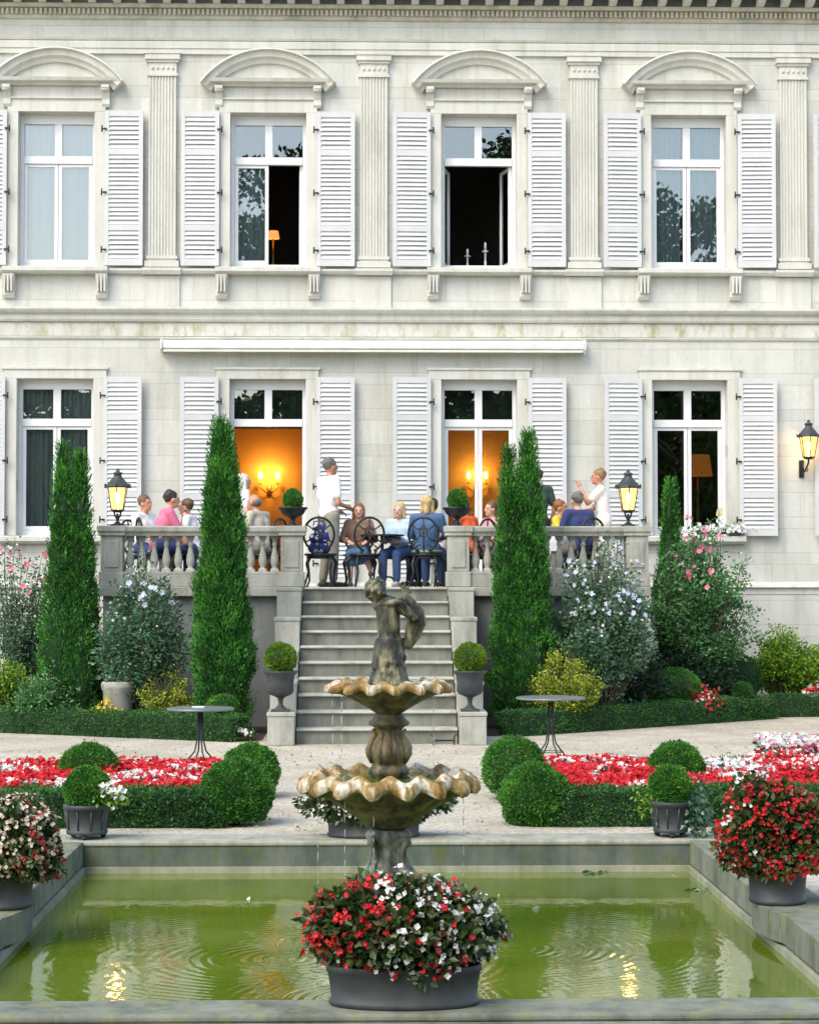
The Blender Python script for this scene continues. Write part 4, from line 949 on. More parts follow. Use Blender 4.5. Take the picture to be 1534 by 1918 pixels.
# old round stone pot in the left bed
x = AX(222, 25.2, 1290); t = thing('stone_pot', 'weathered round stone pot standing between the golden shrub and the hedge', 'stone pot', (x, 25.2, 0))
MB().lathe([(.17,0),(.18,.06),(.185,.52),(.205,.55),(.21,.61),(.19,.64),(.16,.64),(.15,.56)],28).build('pot', M['terrace_stone'], t)
MB().lathe([(.155,.57),(.155,.585)],20).build('soil', M['soil'], t)
r2 = np.random.default_rng(8); P = r2.normal(0,1,(500,3))*[.10,.10,.08]+[0,0,.72]; leaves(MB(), P, r2.normal(size=P.shape)+[0,0,.5], .05, .03).build('leaves', M['hibiscus_leaf'], t)

# park trees behind the photographer, mirrored in the window panes and the pond
def park_tree(label, x, y, h, rad, seed):
    t = thing('park_tree', label, 'tree', (x, y, 0), 0, 'park trees opposite the mansion'); r = np.random.default_rng(seed)
    tk = MB(); tk.tube([(0,0,0),(.1,0,h*.3),(0,.1,h*.85)],[.3,.22,.05],10); P = []; 
    for k in range(34):
        a = r.uniform(0,6.28); zz = r.uniform(.28,.92)*h; q = rad*math.sqrt(r.random())*(1.15-abs(zz/h-.55)*1.3); c = np.array([math.cos(a)*q, math.sin(a)*q, zz])
        tk.tube([(0,0,max(1.5,zz-1.6)),(c[0]*.5,c[1]*.5,zz-.5),tuple(c)],[.09,.05,.02],6)
        s = r.uniform(.8,1.5); P.append(c+sph(420, seed*50+k)*s*r.random((420,1))**.4*np.array([1,1,.7]))
    tk.build('trunk', M['bark'], t); P = np.concatenate(P); leaves(MB(), P, r.normal(size=P.shape), .26, .17, seed=seed).build('crown', M['tree_leaf'], t)
park_tree('tall park tree opposite the left half of the mansion', -2.5, -13, 18.0, 3.6, 61)
park_tree('tallest park tree opposite the middle of the mansion', 4.5, -15, 19.5, 4.2, 62)
park_tree('broad park tree opposite the right half of the mansion', 11.5, -13, 17, 4.0, 63)
park_tree('lower park tree opposite the far left of the mansion', -11, -14, 10.0, 3.4, 64)
park_tree('park tree opposite the far right of the mansion', 18.5, -15, 14, 3.6, 65)

# the far wood of the park, one dark mass
r = np.random.default_rng(99); n = 26000; P = np.stack([r.uniform(-45,45,n), -24+r.normal(0,.9,n), 10.5*r.random(n)**.8], 1); P[:,2] *= 1+.12*nz(P*np.array([1,0,0.]), 4, .12)
mb = MB(); mb.box(-45,45,-26.5,-25.2,0,8.2,1); leaves(mb, P, r.normal(size=P.shape), .75, .5); tag(mb.build('wood', [M['tree_leaf'], M['hedge_core']]), 'dark wood closing the park opposite the mansion', 'wood', kind='stuff')

n = 420; P = np.stack([r.uniform(-4.5,4.5,n), r.uniform(19.2,23.3,n), np.full(n,.006)],1); Q = np.stack([r.uniform(-1,1,160), r.uniform(15.1,19.5,160), np.full(160,.006)],1); P = np.concatenate([P,Q])
mb = MB(); leaves(mb, P, r.normal(size=P.shape)*[1,1,.15], .035, .02, seed=5); tag(mb.build('fallen_leaves', M['yellow_leaf']), 'small dry leaves scattered over the gravel', 'fallen leaves', kind='stuff')
# ---------------------------------------------------------------- fountain
FX, FYc = -.03, 11.85
fo = thing('fountain', 'two tiered mossy stone fountain with scalloped basins topped by a cherub statue', 'fountain', (FX, FYc, WZ))
def fz(py): return AZ(py, FYc)-WZ
def fw_(px): return px/2/(F/FYc)
def fbuild(name, mb, m, par=None): return mb.build(name, M[m] if isinstance(m,str) else [M[q] for q in m], par or fo)
z0 = 0
def leafy(amp, n, ph=0):
    def fn(i, th, rr, zz, p):
        k = p[2] if len(p) > 2 else 0
        return rr*(1+amp*k*np.maximum(-.3, np.cos(n*th+ph))), zz
    return fn
# foot: plinth, flared ribbed legs, collar
mb = MB(); mb.lathe([(.27,-.56),(.27,.02),(.25,.05),(.22,.06)], 8, rot=PI/8, sm=False)
ft = [(.25,.06,.3),(.245,.16,.6),(.22,.26,1),(.17,.35,1),(.115,.43,1),(.085,fz(1595),1),(.09,fz(1582),.6),(.12,fz(1574),.3),(.135,fz(1564),.2),(.12,fz(1556),.2),(.09,fz(1550),0)]
mb.lathe(ft, 64, fn=leafy(.16, 8))
for k in range(4):
    a = PI/4+k*PI/2; c, s_ = math.cos(a), math.sin(a)
    mb.tube([(c*.27,s_*.27,.07),(c*.26,s_*.26,.22),(c*.20,s_*.20,.34),(c*.105,s_*.105,.46),(c*.12,s_*.12,fz(1585)),(c*.15,s_*.15,fz(1574)),(c*.14,s_*.14,fz(1562))],[.036,.032,.026,.018,.02,.024,.018],8)
fbuild('foot', mb, 'fountain_grey')
def basin(zrim, zbot, R_, nsc, wav, rb, wl):
    """scalloped bowl: underside, rolled lip, inside"""
    H = zrim-zbot
    pr = [(rb,zbot,0),(rb*1.35,zbot+.02*H,0),(R_*.40,zbot+.20*H,0),(R_*.56,zbot+.36*H,.05),(R_*.72,zbot+.52*H,.15),(R_*.86,zbot+.64*H,.45),(R_*.96,zbot+.70*H,.9),
          (R_*1.01,zbot+.70*H,1),(R_*1.05,zbot+.78*H,1),(R_*1.03,zbot+.93*H,1),(R_*.955,zrim,.95),(R_*.89,zrim-.01*H,.7),(R_*.82,zrim-.09*H,.3),(R_*.76,zrim-.16*H,.1),(R_*.6,zrim-.28*H,0),(R_*.2,zrim-.32*H,0)]
    def fn(i, th, rr, zz, p):
        k = p[2]; c = np.cos(nsc*th); rib = .5+.5*np.cos(nsc*5*th)
        sel = np.clip(-np.cos(nsc*th),0,1)
        return rr+k*(.05*R_*(-c))+(k*.016*rib*sel if i >= 6 else 0), zz+k*wav*c-(k*k*.004*rib*sel if i >= 8 else 0)
    mb = MB(); seg = nsc*20
    mb.lathe(pr[:8], seg, fn=fn, cap=False, mi=0)
    def fn2(i, th, rr, zz, p): return fn(i+7, th, rr, zz, p)
    mb.lathe(pr[7:], seg, fn=fn2, cap=False, mi=1)
    ws = MB(); ws.lathe([(.001,wl),(R_*.80,wl)], 60, cap=False)
    return mb, ws
b1, w1 = basin(fz(1446), fz(1549), fw_(337)*.92, 16, .021, .10, fz(1457))
lb = fbuild('lower_basin', b1, ['fountain', 'fountain_rim']); fbuild('basin_water', w1, 'pond_water', lb)
# small shell ribs under the bowl
b2, w2 = basin(fz(1275), fz(1336), fw_(233)*.92, 15, .013, .06, fz(1283))
ub = fbuild('upper_basin', b2, ['fountain', 'fountain_rim']); fbuild('basin_water', w2, 'pond_water', ub)
st = [(fw_(66),fz(1470),0),(fw_(68),fz(1452),0),(fw_(76),fz(1449),0),(fw_(76),fz(1440),0),(fw_(64),fz(1434),0),(fw_(62),fz(1430),0),
      (fw_(68),fz(1424),.7),(fw_(78),fz(1412),1),(fw_(76),fz(1400),1),(fw_(66),fz(1388),1),(fw_(50),fz(1376),.8),(fw_(46),fz(1368),.5),(fw_(54),fz(1362),.3),(fw_(72),fz(1357),.4),(fw_(74),fz(1352),.4),(fw_(60),fz(1346),.1),(fw_(56),fz(1340),0),(fw_(44),fz(1334),0)]
mb = MB(); mb.lathe(st, 64, fn=leafy(.13, 4, .6))
for k in range(8):
    a = k*PI/4+.3; c, s_ = math.cos(a), math.sin(a); q = fw_(84)
    mb.tube([(c*q*.78,s_*q*.78,fz(1428)),(c*q*.88,s_*q*.88,fz(1414)),(c*q*.92,s_*q*.92,fz(1402)),(c*q*.82,s_*q*.82,fz(1390)),(c*q*.62,s_*q*.62,fz(1376)),(c*q*.78,s_*q*.78,fz(1366))],[.012,.022,.024,.017,.012,.008],7)
fbuild('stem', mb, 'fountain')
# cherub lifting a fish, drapery below
mb = MB(); S = F/FYc
def q(px, py, dy=0): return ((px-728)/S, dy, fz(py))
dr = MB()
for i in range(26):
    a = i/26*2*PI; rr0 = .085+.012*math.sin(5*a); 
    dr.tube([(math.cos(a)*.068,math.sin(a)*.062,fz(1195)),(math.cos(a)*.08,math.sin(a)*.072,fz(1225)),(math.cos(a)*rr0*.9,math.sin(a)*rr0*.9,fz(1255)),(math.cos(a)*rr0*1.12,math.sin(a)*rr0*1.12,fz(1283))],[.016,.015,.018,.022],6)
dr.cap((0,0,fz(1195)),(0,0,fz(1285)),.072,.088)
for k in range(22):
    a = random.uniform(0,6.28); h = random.uniform(1225,1280); dr.ball((math.cos(a)*.09,math.sin(a)*.085,fz(h)),(.018,.018,.022),8)
dr.cap(q(726,1137),q(728,1185),.074,.068); dr.cap(q(710,1134),q(745,1136),.042,.042)          # chest
dr.cap(q(722,1190),q(735,1200),.05,.05)
dr.cap(q(717,1118),q(722,1128),.026,.03)                                                       # neck
dr.ball(q(706,1106,-.01),(.056,.058,.062),14); dr.ball(q(720,1112,-.045),(.012,.014,.014),8)
for k in range(70):
    d = sph(1, 300+k)[0]
    if d[0] > .35 and d[2] < .5: continue
    dr.ball(tuple(np.array(q(704,1104,-.005))+d*np.array([.061,.063,.065])), .0155, 8)
# arms lifting the fish on the right shoulder
dr.cap(q(744,1134,-.02),q(774,1156,-.05),.032,.028); dr.cap(q(774,1156,-.05),q(750,1128,-.09),.026,.019)
dr.cap(q(712,1134,-.03),q(735,1128,-.08),.024,.018); dr.cap(q(735,1128,-.08),q(758,1122,-.07),.018,.014)
dr.tube([q(762,1215,.01),q(772,1190,.03),q(780,1165,.02),q(778,1148,0),q(768,1130,-.02),q(757,1112,-.02)],[.024,.048,.060,.052,.034,.018],10)
for (dx, dz) in ((-7,-16),(0,-20),(8,-14),(12,-4)): dr.cap(q(757,1116,-.02), q(757+dx,1112+dz,-.02), .012,.006)
V, Fs = blob(dr, .0055, 0); mb = MB(); mb.add(V, Fs, 0, True)
cs = fbuild('cherub_statue', mb, 'statue')
MB().lathe([(.10,fz(1290)),(.105,fz(1286)),(.105,fz(1282)),(.09,fz(1279))],24).build('base', M['statue'], cs)
# falling threads of water
mb = MB()
for (px, y0, y1, dy) in ((623,1298,1440,-.1),(640,1302,1452,-.2),(812,1300,1440,-.15),(596,1492,1735,0),(646,1500,1760,-.25),(868,1492,1740,0),(700,1505,1765,-.3)):
    x, _, zt = at(px, y0, FYc+dy); zb = max(WZ, at(px, y1, FYc+dy)[2]); n = 14; r1 = random.Random(px)
    z_ = zt
    while z_ > zb+.03:
        L = r1.uniform(.02,.07); mb.tube([(x+r1.uniform(-.002,.002), FYc+dy, z_), (x, FYc+dy, z_-L)], [.0016,.003], 5); z_ -= L+r1.uniform(.015,.05)
m_, t_, b_ = nmat('water_drop'); b_.inputs['Base Color'].default_value = (.85,.9,.9,1); b_.inputs['Roughness'].default_value = .08; b_.inputs['Transmission Weight'].default_value = .6; M['water_drop'] = m_
tag(mb.build('water_drops', M['water_drop']), 'thin threads of water dripping from the fountain basins', 'water', kind='stuff')
# things floating on the pond
r = np.random.default_rng(12)
def floating(label, px, py, n, s, m, seed):
    d = at(px, py, 10); k = (EYE-WZ)/(EYE-d[2]); x, y = CX+(d[0]-CX)*k, 10*k; r = np.random.default_rng(seed)
    t = thing('floating_leaves' if n > 3 else 'floating_leaf', label, 'floating leaf', (x, y, WZ+.006)); P = r.normal(0,1,(n,3))*[s,s*1.6,.0008]*(n > 1)
    mb = MB(); leaves(mb, P, r.normal(size=(n,3))*[1,1,.02], .055, .035, fold=.08, seed=seed); mb.build('leaf', M[m], t)
floating('single pale leaf floating near the far left pond corner', 266, 1634, 2, .02, 'cream_petal', 1)
floating('green weed patch floating near the far pond edge at right', 1120, 1632, 26, .05, 'ivy_leaf', 2)
floating('small weed patch floating by the right pond wall', 1312, 1668, 8, .03, 'ivy_leaf', 3)
floating('tiny pale leaf floating left of the fountain', 463, 1684, 1, .01, 'white_petal', 4)
floating('tiny pale leaf floating near the left ripples', 235, 1700, 1, .01, 'cream_petal', 5)
floating('tiny yellow leaf floating right of the fountain', 935, 1680, 1, .01, 'yellow_petal', 6)
floating('tiny pale leaf floating right of the big tub', 1010, 1702, 1, .01, 'white_petal', 7)
floating('yellowish leaf floating near the far right pond corner', 1262, 1641, 1, .01, 'cream_petal', 8)

# ---------------------------------------------------------------- lanterns
def lantern_head(t, z0, s=1.0, y=0):
    w0, w1, h = .085*s, .135*s, .30*s
    mb = MB(); n = 6
    c0 = [(math.cos(2*PI*k/n+PI/6)*w0, y+math.sin(2*PI*k/n+PI/6)*w0, z0) for k in range(n)]; c1 = [(math.cos(2*PI*k/n+PI/6)*w1, y+math.sin(2*PI*k/n+PI/6)*w1, z0+h) for k in range(n)]
    g_ = MB(); g_.add([tuple(np.array(p)*[.97,1,1]) for p in c0+c1], [(k,(k+1)%n,n+(k+1)%n,n+k) for k in range(n)]); g_.build('glass', M['lantern_glass'], t)
    for a, b in zip(c0, c1): mb.tube([a,b],.007*s,6)
    mb.tube(c0+[c0[0]],.009*s,6); mb.tube(c1+[c1[0]],.011*s,6); mb.lathe([(.05*s,z0-.03*s),(w0,z0-.008),(w0*1.05,z0+.004)],12,(0,y,0))
    mb.build('frame', M['iron'], t)
    rf = MB(); rf.lathe([(w1*1.28,z0+h-.012),(w1*1.30,z0+h+.01),(w1*1.0,z0+h+.035*s),(w1*.72,z0+h+.085*s),(w1*.42,z0+h+.13*s),(w1*.36,z0+h+.165*s),(w1*.5,z0+h+.175*s),(w1*.42,z0+h+.19*s),(w1*.2,z0+h+.20*s),(.02,z0+h+.23*s),(.004,z0+h+.245*s)],12,(0,y,0))
    for k in range(n):
        a = 2*PI*k/n+PI/6; rf.ball((math.cos(a)*w1*1.28, y+math.sin(a)*w1*1.28, z0+h+.022),(.014,.014,.022),8)
    rf.build('roof', M['lead'], t)
    bl = MB(); bl.ball((0,y,z0+h*.55),(.026*s,.026*s,.07*s),12).tube([(0,y,z0),(0,y,z0+h*.35)],.01,6); bl.build('bulb', M['bulb'], t)
    l = bpy.data.lights.new('lantern_light','POINT'); l.energy = 9; l.color = (1,.68,.32); l.shadow_soft_size = .05
    o = bpy.data.objects.new('lantern_light', l); COL.objects.link(o); o.parent = t; o.location = (0,y,z0+h*.5)
def post_lantern(label, px):
    Y = ST+.12; t = thing('lantern', label, 'lantern', (AX(px,Y,930), Y, BZ), 0, 'lit lanterns of the terrace')
    MB().lathe([(.095,0),(.095,.018),(.07,.025),(.04,.04),(.02,.06),(.02,.09),(.035,.105),(.03,.12),(.016,.135),(.016,.16)],20).build('base', M['iron'], t)
    mb = MB()
    for k in range(4):
        a = k*PI/2+PI/4; c, s_ = math.cos(a), math.sin(a); mb.tube([(c*.015,s_*.015,.10),(c*.05,s_*.05,.13),(c*.055,s_*.055,.16),(c*.075,s_*.075,.21)],.007,6)
    mb.build('scroll', M['iron'], t); lantern_head(t, .205, 1.0)
post_lantern('lit black lantern on the left end pedestal of the balustrade', 221)
post_lantern('lit black lantern on the right end pedestal beside the man in white', 1176)
wx, _, wz = at(1500, 895, FY); t = thing('wall_lantern', 'lit black lantern on a scrolled iron bracket on the wall at far right', 'lantern', (wx, FY-.001, wz), 0, 'lit lanterns of the terrace')
mb = MB(); mb.box(-.035,.035,-.02,0,.0,.26); mb.tube([(0,-.02,.05),(0,-.10,.06),(.03,-.17,.12),(.06,-.2,.2),(.06,-.24,.27)],.014,8); mb.tube([(0,-.02,.22),(0,-.07,.2),(.0,-.1,.14),(0,-.06,.10)],.01,6); mb.tube([(.0,-.16,.11),(.05,-.16,.08),(.06,-.18,.13)],.009,6)
mb.build('bracket', M['iron'], t); lt = thing('tmp','x','x'); 
lantern_head(t, .29, 1.02, -.24)
for k in kids(t):
    if k.name.split('.')[0] != 'bracket': k.location.x += .06
bpy.data.objects.remove(lt)

# ---------------------------------------------------------------- urns
def urn(label, x, y, z, s, br, group, leaf='topiary_leaf', seed=1, h=.44):
    t = thing('urn', label, 'urn', (x, y, z), 0, group)
    pr = [(.09,0),(.09,.02),(.06,.035),(.028,.07),(.024,.11),(.035,.13),(.028,.14),(.06,.16),(.12,.185),(.145,.22),(.14,.30),(.15,.385),(.18,.42),(.19,.43),(.185,.44),(.145,.44),(.12,.40)]
    mb = MB(); mb.lathe([(a*s,b*s*h/.44) for a,b in pr], 28); mb.box(-.1*s,.1*s,-.1*s,.1*s,0,.022*s); mb.build('bowl', M['iron'] if s < .9 else M['lead'], t)
    o = ball_mesh(br, leaf, 4500, seed=seed, ll=.026, bottom=-.95).build('ball', [M[leaf], M['hedge_core']], t); o.location.z = h*s+br*.8
    return t
def urn_wide(label, px, seed):
    Y = ST+.12; t = thing('urn', label, 'urn', (AX(px,Y,960), Y, BZ), 0, 'black urns with clipped balls on the stair pedestals')
    pr = [(.075,0),(.075,.012),(.045,.03),(.03,.06),(.03,.09),(.045,.10),(.06,.115),(.12,.14),(.15,.17),(.165,.205),(.19,.225),(.195,.24),(.18,.245),(.15,.22)]
    MB().lathe(pr, 28).build('bowl', M['iron'], t)
    o = ball_mesh(.115, 'topiary_leaf', 3500, seed=seed, ll=.026, squash=1.15, bottom=-.95).build('ball', [M['box_leaf'], M['hedge_core']], t); o.location.z = .34
urn_wide('low black urn with a box ball on the pedestal left of the stair top', 549, 3)
urn_wide('low black urn with a box ball on the pedestal right of the stair top', 856, 4)
for px, lab in ((526,'left'),(880,'right')):
    Y = SB-.04; urn('dark footed urn with a bright green ball on the %s block at the stair foot' % lab, AX(px,Y,1300), Y, .38, 1.06, .175, 'footed urns at the foot of the stair', seed=int(px))

# ---------------------------------------------------------------- garden furniture
def garden_table(label, x, y, h, r_):
    t = thing('garden_table', label, 'table', (x, y, 0), .4, 'round metal tables on the gravel')
    MB().lathe([(r_*.96,h-.022),(r_,h-.018),(r_,h-.004),(r_*.98,h)],40).build('tabletop', M['zinc'], t)
    for k in range(4):
        a = k*PI/2; c, s_ = math.cos(a), math.sin(a)
        MB().tube([(c*.02,s_*.02,h-.023),(c*.03,s_*.03,h*.5),(c*.06,s_*.06,h*.3),(c*.2,s_*.2,.03),(c*.22,s_*.22,0)],.008,6).build('leg', M['iron'], t)
    mb = MB(); mb.tube([(.13*math.cos(a),.13*math.sin(a),h*.17) for a in np.linspace(0,2*PI,25)],.005,5); mb.build('ring', M['iron'], t); return t
gt = garden_table('round grey metal table on the path left of the stair', AX(376,20.3,1330), 20.3, AZ(1325,20.3), .335)
gt2 = garden_table('round grey metal table on the path right of the stair', AX(1031,21.0,1310), 21.0, AZ(1306,21.0), .36)
t = thing('napkin','small folded white cloth lying on the left round garden table','cloth',(gt.location.x-.02, 20.3, AZ(1325,20.3)+.001)); 
t2 = MB().box(-.06,.06,-.05,.05,0,.012).build('cloth', M['curtain_white'], t, .004)

def make_chair(label, x, y, rz, group='ornate black iron terrace chairs', cushion=None):
    t = thing('iron_chair', label, 'chair', (x, y, FL), rz, group); sh_ = .44
    # the seat looks toward +Y (away from its back)
    MB().lathe([(.19,sh_-.03),(.215,sh_-.025),(.215,sh_-.004),(.2,sh_)],28).build('seat', M['iron'], t)
    for sx in (-1,1):
        MB().tube([(sx*.14,.15,sh_-.03),(sx*.19,.19,sh_-.12),(sx*.17,.18,.2),(sx*.16,.18,.08),(sx*.2,.21,0)],[.02,.024,.016,.012,.014],8).build('leg', M['iron'], t)
        MB().tube([(sx*.13,-.15,sh_-.03),(sx*.16,-.18,sh_-.14),(sx*.14,-.18,.2),(sx*.19,-.24,0)],[.018,.022,.014,.013],8).build('leg', M['iron'], t)
    mb = MB(); by = -.2
    def bp(u, v): return (u, by-.10*v, sh_+v)
    arc = [bp(.20*math.sin(a)*1.0, .245-.225*math.cos(a)) for a in np.linspace(.35, 2*PI-.35, 30)]
    mb.tube(arc, .016, 7); mb.tube([bp(-.1,.03),(-.09,-.16,sh_-.01)],.014,6); mb.tube([bp(.1,.03),(.09,-.16,sh_-.01)],.014,6)
    mb.tube([bp(0,.03),bp(0,.2),bp(0,.46)],.011,6); mb.tube([bp(-.17,.15),bp(-.08,.19),bp(0,.3),bp(.08,.19),bp(.17,.15)],.010,6)
    mb.tube([bp(-.15,.37),bp(-.07,.31),bp(0,.36),bp(.07,.31),bp(.15,.37)],.010,6)
    mb.tube([bp(.055*math.cos(a),.27+.055*math.sin(a)) for a in np.linspace(0,2*PI,16)],.009,5); mb.tube([bp(-.12,.07),bp(-.05,.12),bp(0,.08),bp(.05,.12),bp(.12,.07)],.010,6)
    mb.build('backrest', M['iron'], t)
    mb = MB(); mb.tube([(.17*math.cos(a),.17*math.sin(a),sh_-.05) for a in np.linspace(0,2*PI,20)],.02,6); mb.build('apron', M['iron'], t)
    if cushion: MB().lathe([(.15,sh_),(.2,sh_+.012),(.205,sh_+.03),(.19,sh_+.045),(.1,sh_+.05)],24).build('cushion', M[cushion], t)
    return t
# ---------------------------------------------------------------- people
for nm, c in dict(white=(.82,.83,.85), pink=(.72,.18,.32), beige=(.50,.46,.38), grey=(.20,.195,.165), khaki=(.30,.29,.235), denim=(.06,.13,.26), jeans=(.05,.10,.24), lightblue=(.45,.60,.75), orange=(.75,.12,.02),
                  stripe=(.62,.30,.34), darkgreen=(.03,.06,.05), yellow=(.72,.55,.05), navy=(.03,.05,.16), brown=(.22,.13,.09), black=(.02,.02,.025), pale=(.75,.74,.68), green=(.16,.25,.16)).items():
    simple('cloth_'+nm, c, .85, var=.10, scale=14, bmp=.25, bd=.006)
for nm, c in dict(dark=(.03,.025,.02), grey=(.13,.125,.12), white=(.60,.58,.54), blonde=(.50,.36,.15), auburn=(.25,.09,.03), sandy=(.24,.14,.06), brown=(.12,.07,.035)).items():
    simple('hair_'+nm, c, .6, var=.25, scale=30, bmp=.5, bd=.004)
simple('skin_tan', (.50,.24,.15), .5, var=.05, bmp=0); simple('skin_pale', (.66,.40,.30), .5, var=.05, bmp=0)
simple('shoe', (.08,.07,.06), .6); simple('shoe_white', (.7,.7,.7), .6)

def V3(*a): return np.array(a, float)
def person(label, x, y, rz, pose='sit', s=1.0, shirt='white', legs='navy', hair='dark', style='short', skin='skin', lean=0.0, armL=None, armR=None, head=(0,0,0), sleeve='short', feet='shoe', skirt=False, kneesL=None, kneesR=None, z=FL, female=False, group='people on the terrace'):
    t = thing('person', label, 'person', (x, y, z), rz, group); t.scale = (s,s,s)
    shw = .165 if female else .19
    if pose == 'sit':
        pel = V3(0,0,.53); kn = [V3(-.11,.43,.50), V3(.11,.43,.50)]; an = [V3(-.11,.42,.09), V3(.11,.42,.09)]; hp_ = [V3(-.095,.02,.52), V3(.095,.02,.52)]
        if kneesL: kn[0], an[0] = V3(*kneesL[0]), V3(*kneesL[1])
        if kneesR: kn[1], an[1] = V3(*kneesR[0]), V3(*kneesR[1])
    else:
        pel = V3(0,0,.97); kn = [V3(-.10,.03,.50), V3(.10,.02,.50)]; an = [V3(-.11,-.02,.08), V3(.12,.0,.08)]; hp_ = [V3(-.095,0,.92), V3(.095,0,.92)]
    def up(v):   # torso point, bent forward at the hips
        v = V3(*v); c, s_ = math.cos(lean), math.sin(lean); return pel+V3(v[0], v[1]*c+v[2]*s_, v[2]*c-v[1]*s_)
    waist, chest, neck = up((0,0,.14)), up((0,.01,.34)), up((0,.005,.50)); hc = up((0,.03,.635))+V3(*head)
    shl = [up((-shw,0,.45)), up((shw,0,.45))]
    dl = [armL or ((-.26,.08,.20),(-.14,.32,.16)), armR or ((.26,.08,.20),(.14,.32,.16))]
    if pose == 'stand' and armL is None: dl[0] = ((-.27,-.02,.17),(-.25,.10,-.06))
    if pose == 'stand' and armR is None: dl[1] = ((.27,-.02,.17),(.25,.10,-.06))
    el = [up(d[0]) for d in dl]; wr = [up(d[1]) for d in dl]
    b = MB()
    b.cap(hp_[0],hp_[1],.09,.09); b.cap(pel,waist,.105,.10); b.cap(waist+V3(-.05,0,0),chest+V3(-.07,0,0),.085,.095); b.cap(waist+V3(.05,0,0),chest+V3(.07,0,0),.085,.095)
    b.cap(shl[0],shl[1],.055,.055); b.cap(chest,neck,.09,.055); b.cap(neck,hc-V3(0,0,.06),.05,.048)
    b.ball(hc+V3(0,-.008,.02),(.076,.094,.098),16); b.ball(hc+V3(0,.022,-.045),(.056,.064,.066),12); b.ball(hc+V3(0,.075,-.085),(.024,.022,.02),8)
    b.cap(hc+V3(0,.085,.012),hc+V3(0,.105,-.022),.010,.016)
    for q_ in (-1,1): b.ball(hc+V3(q_*.078,-.005,-.005),(.012,.022,.032),8)
    for i in (0,1):
        b.cap(shl[i],el[i],.047,.038); b.cap(el[i],wr[i],.038,.026); b.cap(hp_[i],kn[i],.085,.056); b.cap(kn[i],kn[i]*.6+an[i]*.4,.055,.053); b.cap(kn[i]*.6+an[i]*.4,an[i],.053,.036)
        b.cap(an[i]-V3(0,.02,.03),an[i]+V3(0,.15,-.055),.034,.026)
    V, Fs = blob(b, .0165, 1); m = MB(); m.add(V, Fs, 0, True)
    for q_ in (-1,1): m.ball(hc+V3(q_*.031,.082,.018),(.012,.008,.008),8,1)
    m.ball(hc+V3(0,.083,-.048),(.024,.01,.007),8,2)
    for i in (0,1):   # hands: palm, four fingers, thumb
        d = wr[i]-el[i]; d = d/np.linalg.norm(d); sd = np.cross(d,(0,0,1)); sd = sd/(np.linalg.norm(sd)+1e-6); nn = np.cross(sd,d)
        pc = wr[i]+d*.045; m.cap(wr[i], pc, .026, .030, 10); 
        for k in range(4):
            a = pc+d*.025+sd*(-.026+.0175*k); L = (.034,.040,.038,.030)[k]; c = a+d*L*.9-nn*.008; m.cap(a,c,.0095,.0085,6); m.cap(c,c+d*L*.6-nn*.022,.0085,.007,6)
        th = sd*(-1 if i else 1); a = wr[i]+d*.02+th*.022; m.cap(a,a+th*.028+d*.03-nn*.008,.011,.009,6); m.cap(a+th*.028+d*.03-nn*.008,a+th*.03+d*.055-nn*.015,.009,.0075,6)
    m.build('body', [M[skin], M['eye'], M['lips']], t)
    c = MB()
    c.cap(pel+V3(0,0,.0),waist,.125,.12); c.cap(waist+V3(-.055,0,0),chest+V3(-.075,0,0),.102,.112); c.cap(waist+V3(.055,0,0),chest+V3(.075,0,0),.102,.112)
    c.cap(shl[0]+V3(0,0,.003),shl[1]+V3(0,0,.003),.068,.068); c.cap(chest,up((0,0,.46)),.10,.07); c.cap(pel+V3(-.06,0,.02),pel+V3(.06,0,.02),.115,.115)
    for i in (0,1):
        if sleeve == 'short': c.cap(shl[i],shl[i]*.35+el[i]*.65,.066,.060)
        else: c.cap(shl[i],el[i],.064,.054); c.cap(el[i],el[i]*.12+wr[i]*.88,.053,.040)
    V, Fs = blob(c, .018, 2); MB().add(V, Fs, 0, True).build('shirt', M['cloth_'+shirt], t)
    c = MB(); c.cap(hp_[0]+V3(0,0,.02),hp_[1]+V3(0,0,.02),.112,.112); c.cap(pel-V3(0,0,.03),pel+V3(0,0,.05),.115,.115)
    for i in (0,1):
        c.cap(hp_[i],kn[i],.102,.074)
        if not skirt: c.cap(kn[i],an[i]+V3(0,0,.03),.074,.060)
    if skirt: c.cap(kn[0],kn[1],.085,.085); c.cap(kn[0]*.7+an[0]*.3, kn[1]*.7+an[1]*.3,.08,.08)
    V, Fs = blob(c, .018, 2); MB().add(V, Fs, 0, True).build('skirt' if skirt else 'trousers', M['cloth_'+legs], t)
    for i in (0,1):
        MB().cap(an[i]-V3(0,.035,.045),an[i]+V3(0,.14,-.052),.040,.033).build('shoe', M[feet], t)
    h = MB()
    h.ball(hc+V3(0,-.022,.038),(.085,.098,.095),16)
    if style == 'bald': h = MB(); h.ball(hc+V3(0,-.035,.0),(.084,.085,.062),14)
    if style in ('long','bob'):
        dz = -.20 if style == 'long' else -.10
        for q_ in (-1,1): h.cap(hc+V3(q_*.065,-.02,.03),hc+V3(q_*.078,-.015,dz),.036,.03)
        h.cap(hc+V3(0,-.06,.03),hc+V3(0,-.075,dz),.05,.045)
    rr = random.Random(int(abs(x)*1000))
    for k in range(16):
        a = rr.uniform(PI*1.02,PI*1.98); e = rr.uniform(.0,1.3)
        if style != 'bald': h.ball(hc+V3(math.cos(a)*math.cos(e)*.078,math.sin(a)*math.cos(e)*.088-.02,math.sin(e)*.085+.04),.026,8)
    V, Fs = blob(h, .012, 1)
    if style != 'bald':   # clear the face
        front = (V[:,1]-hc[1] > .045)&(V[:,2]-hc[2] < .065); V[front,1] = hc[1]+.04
    MB().add(V, Fs, 0, True).build('hair', M['hair_'+hair], t)
    return t
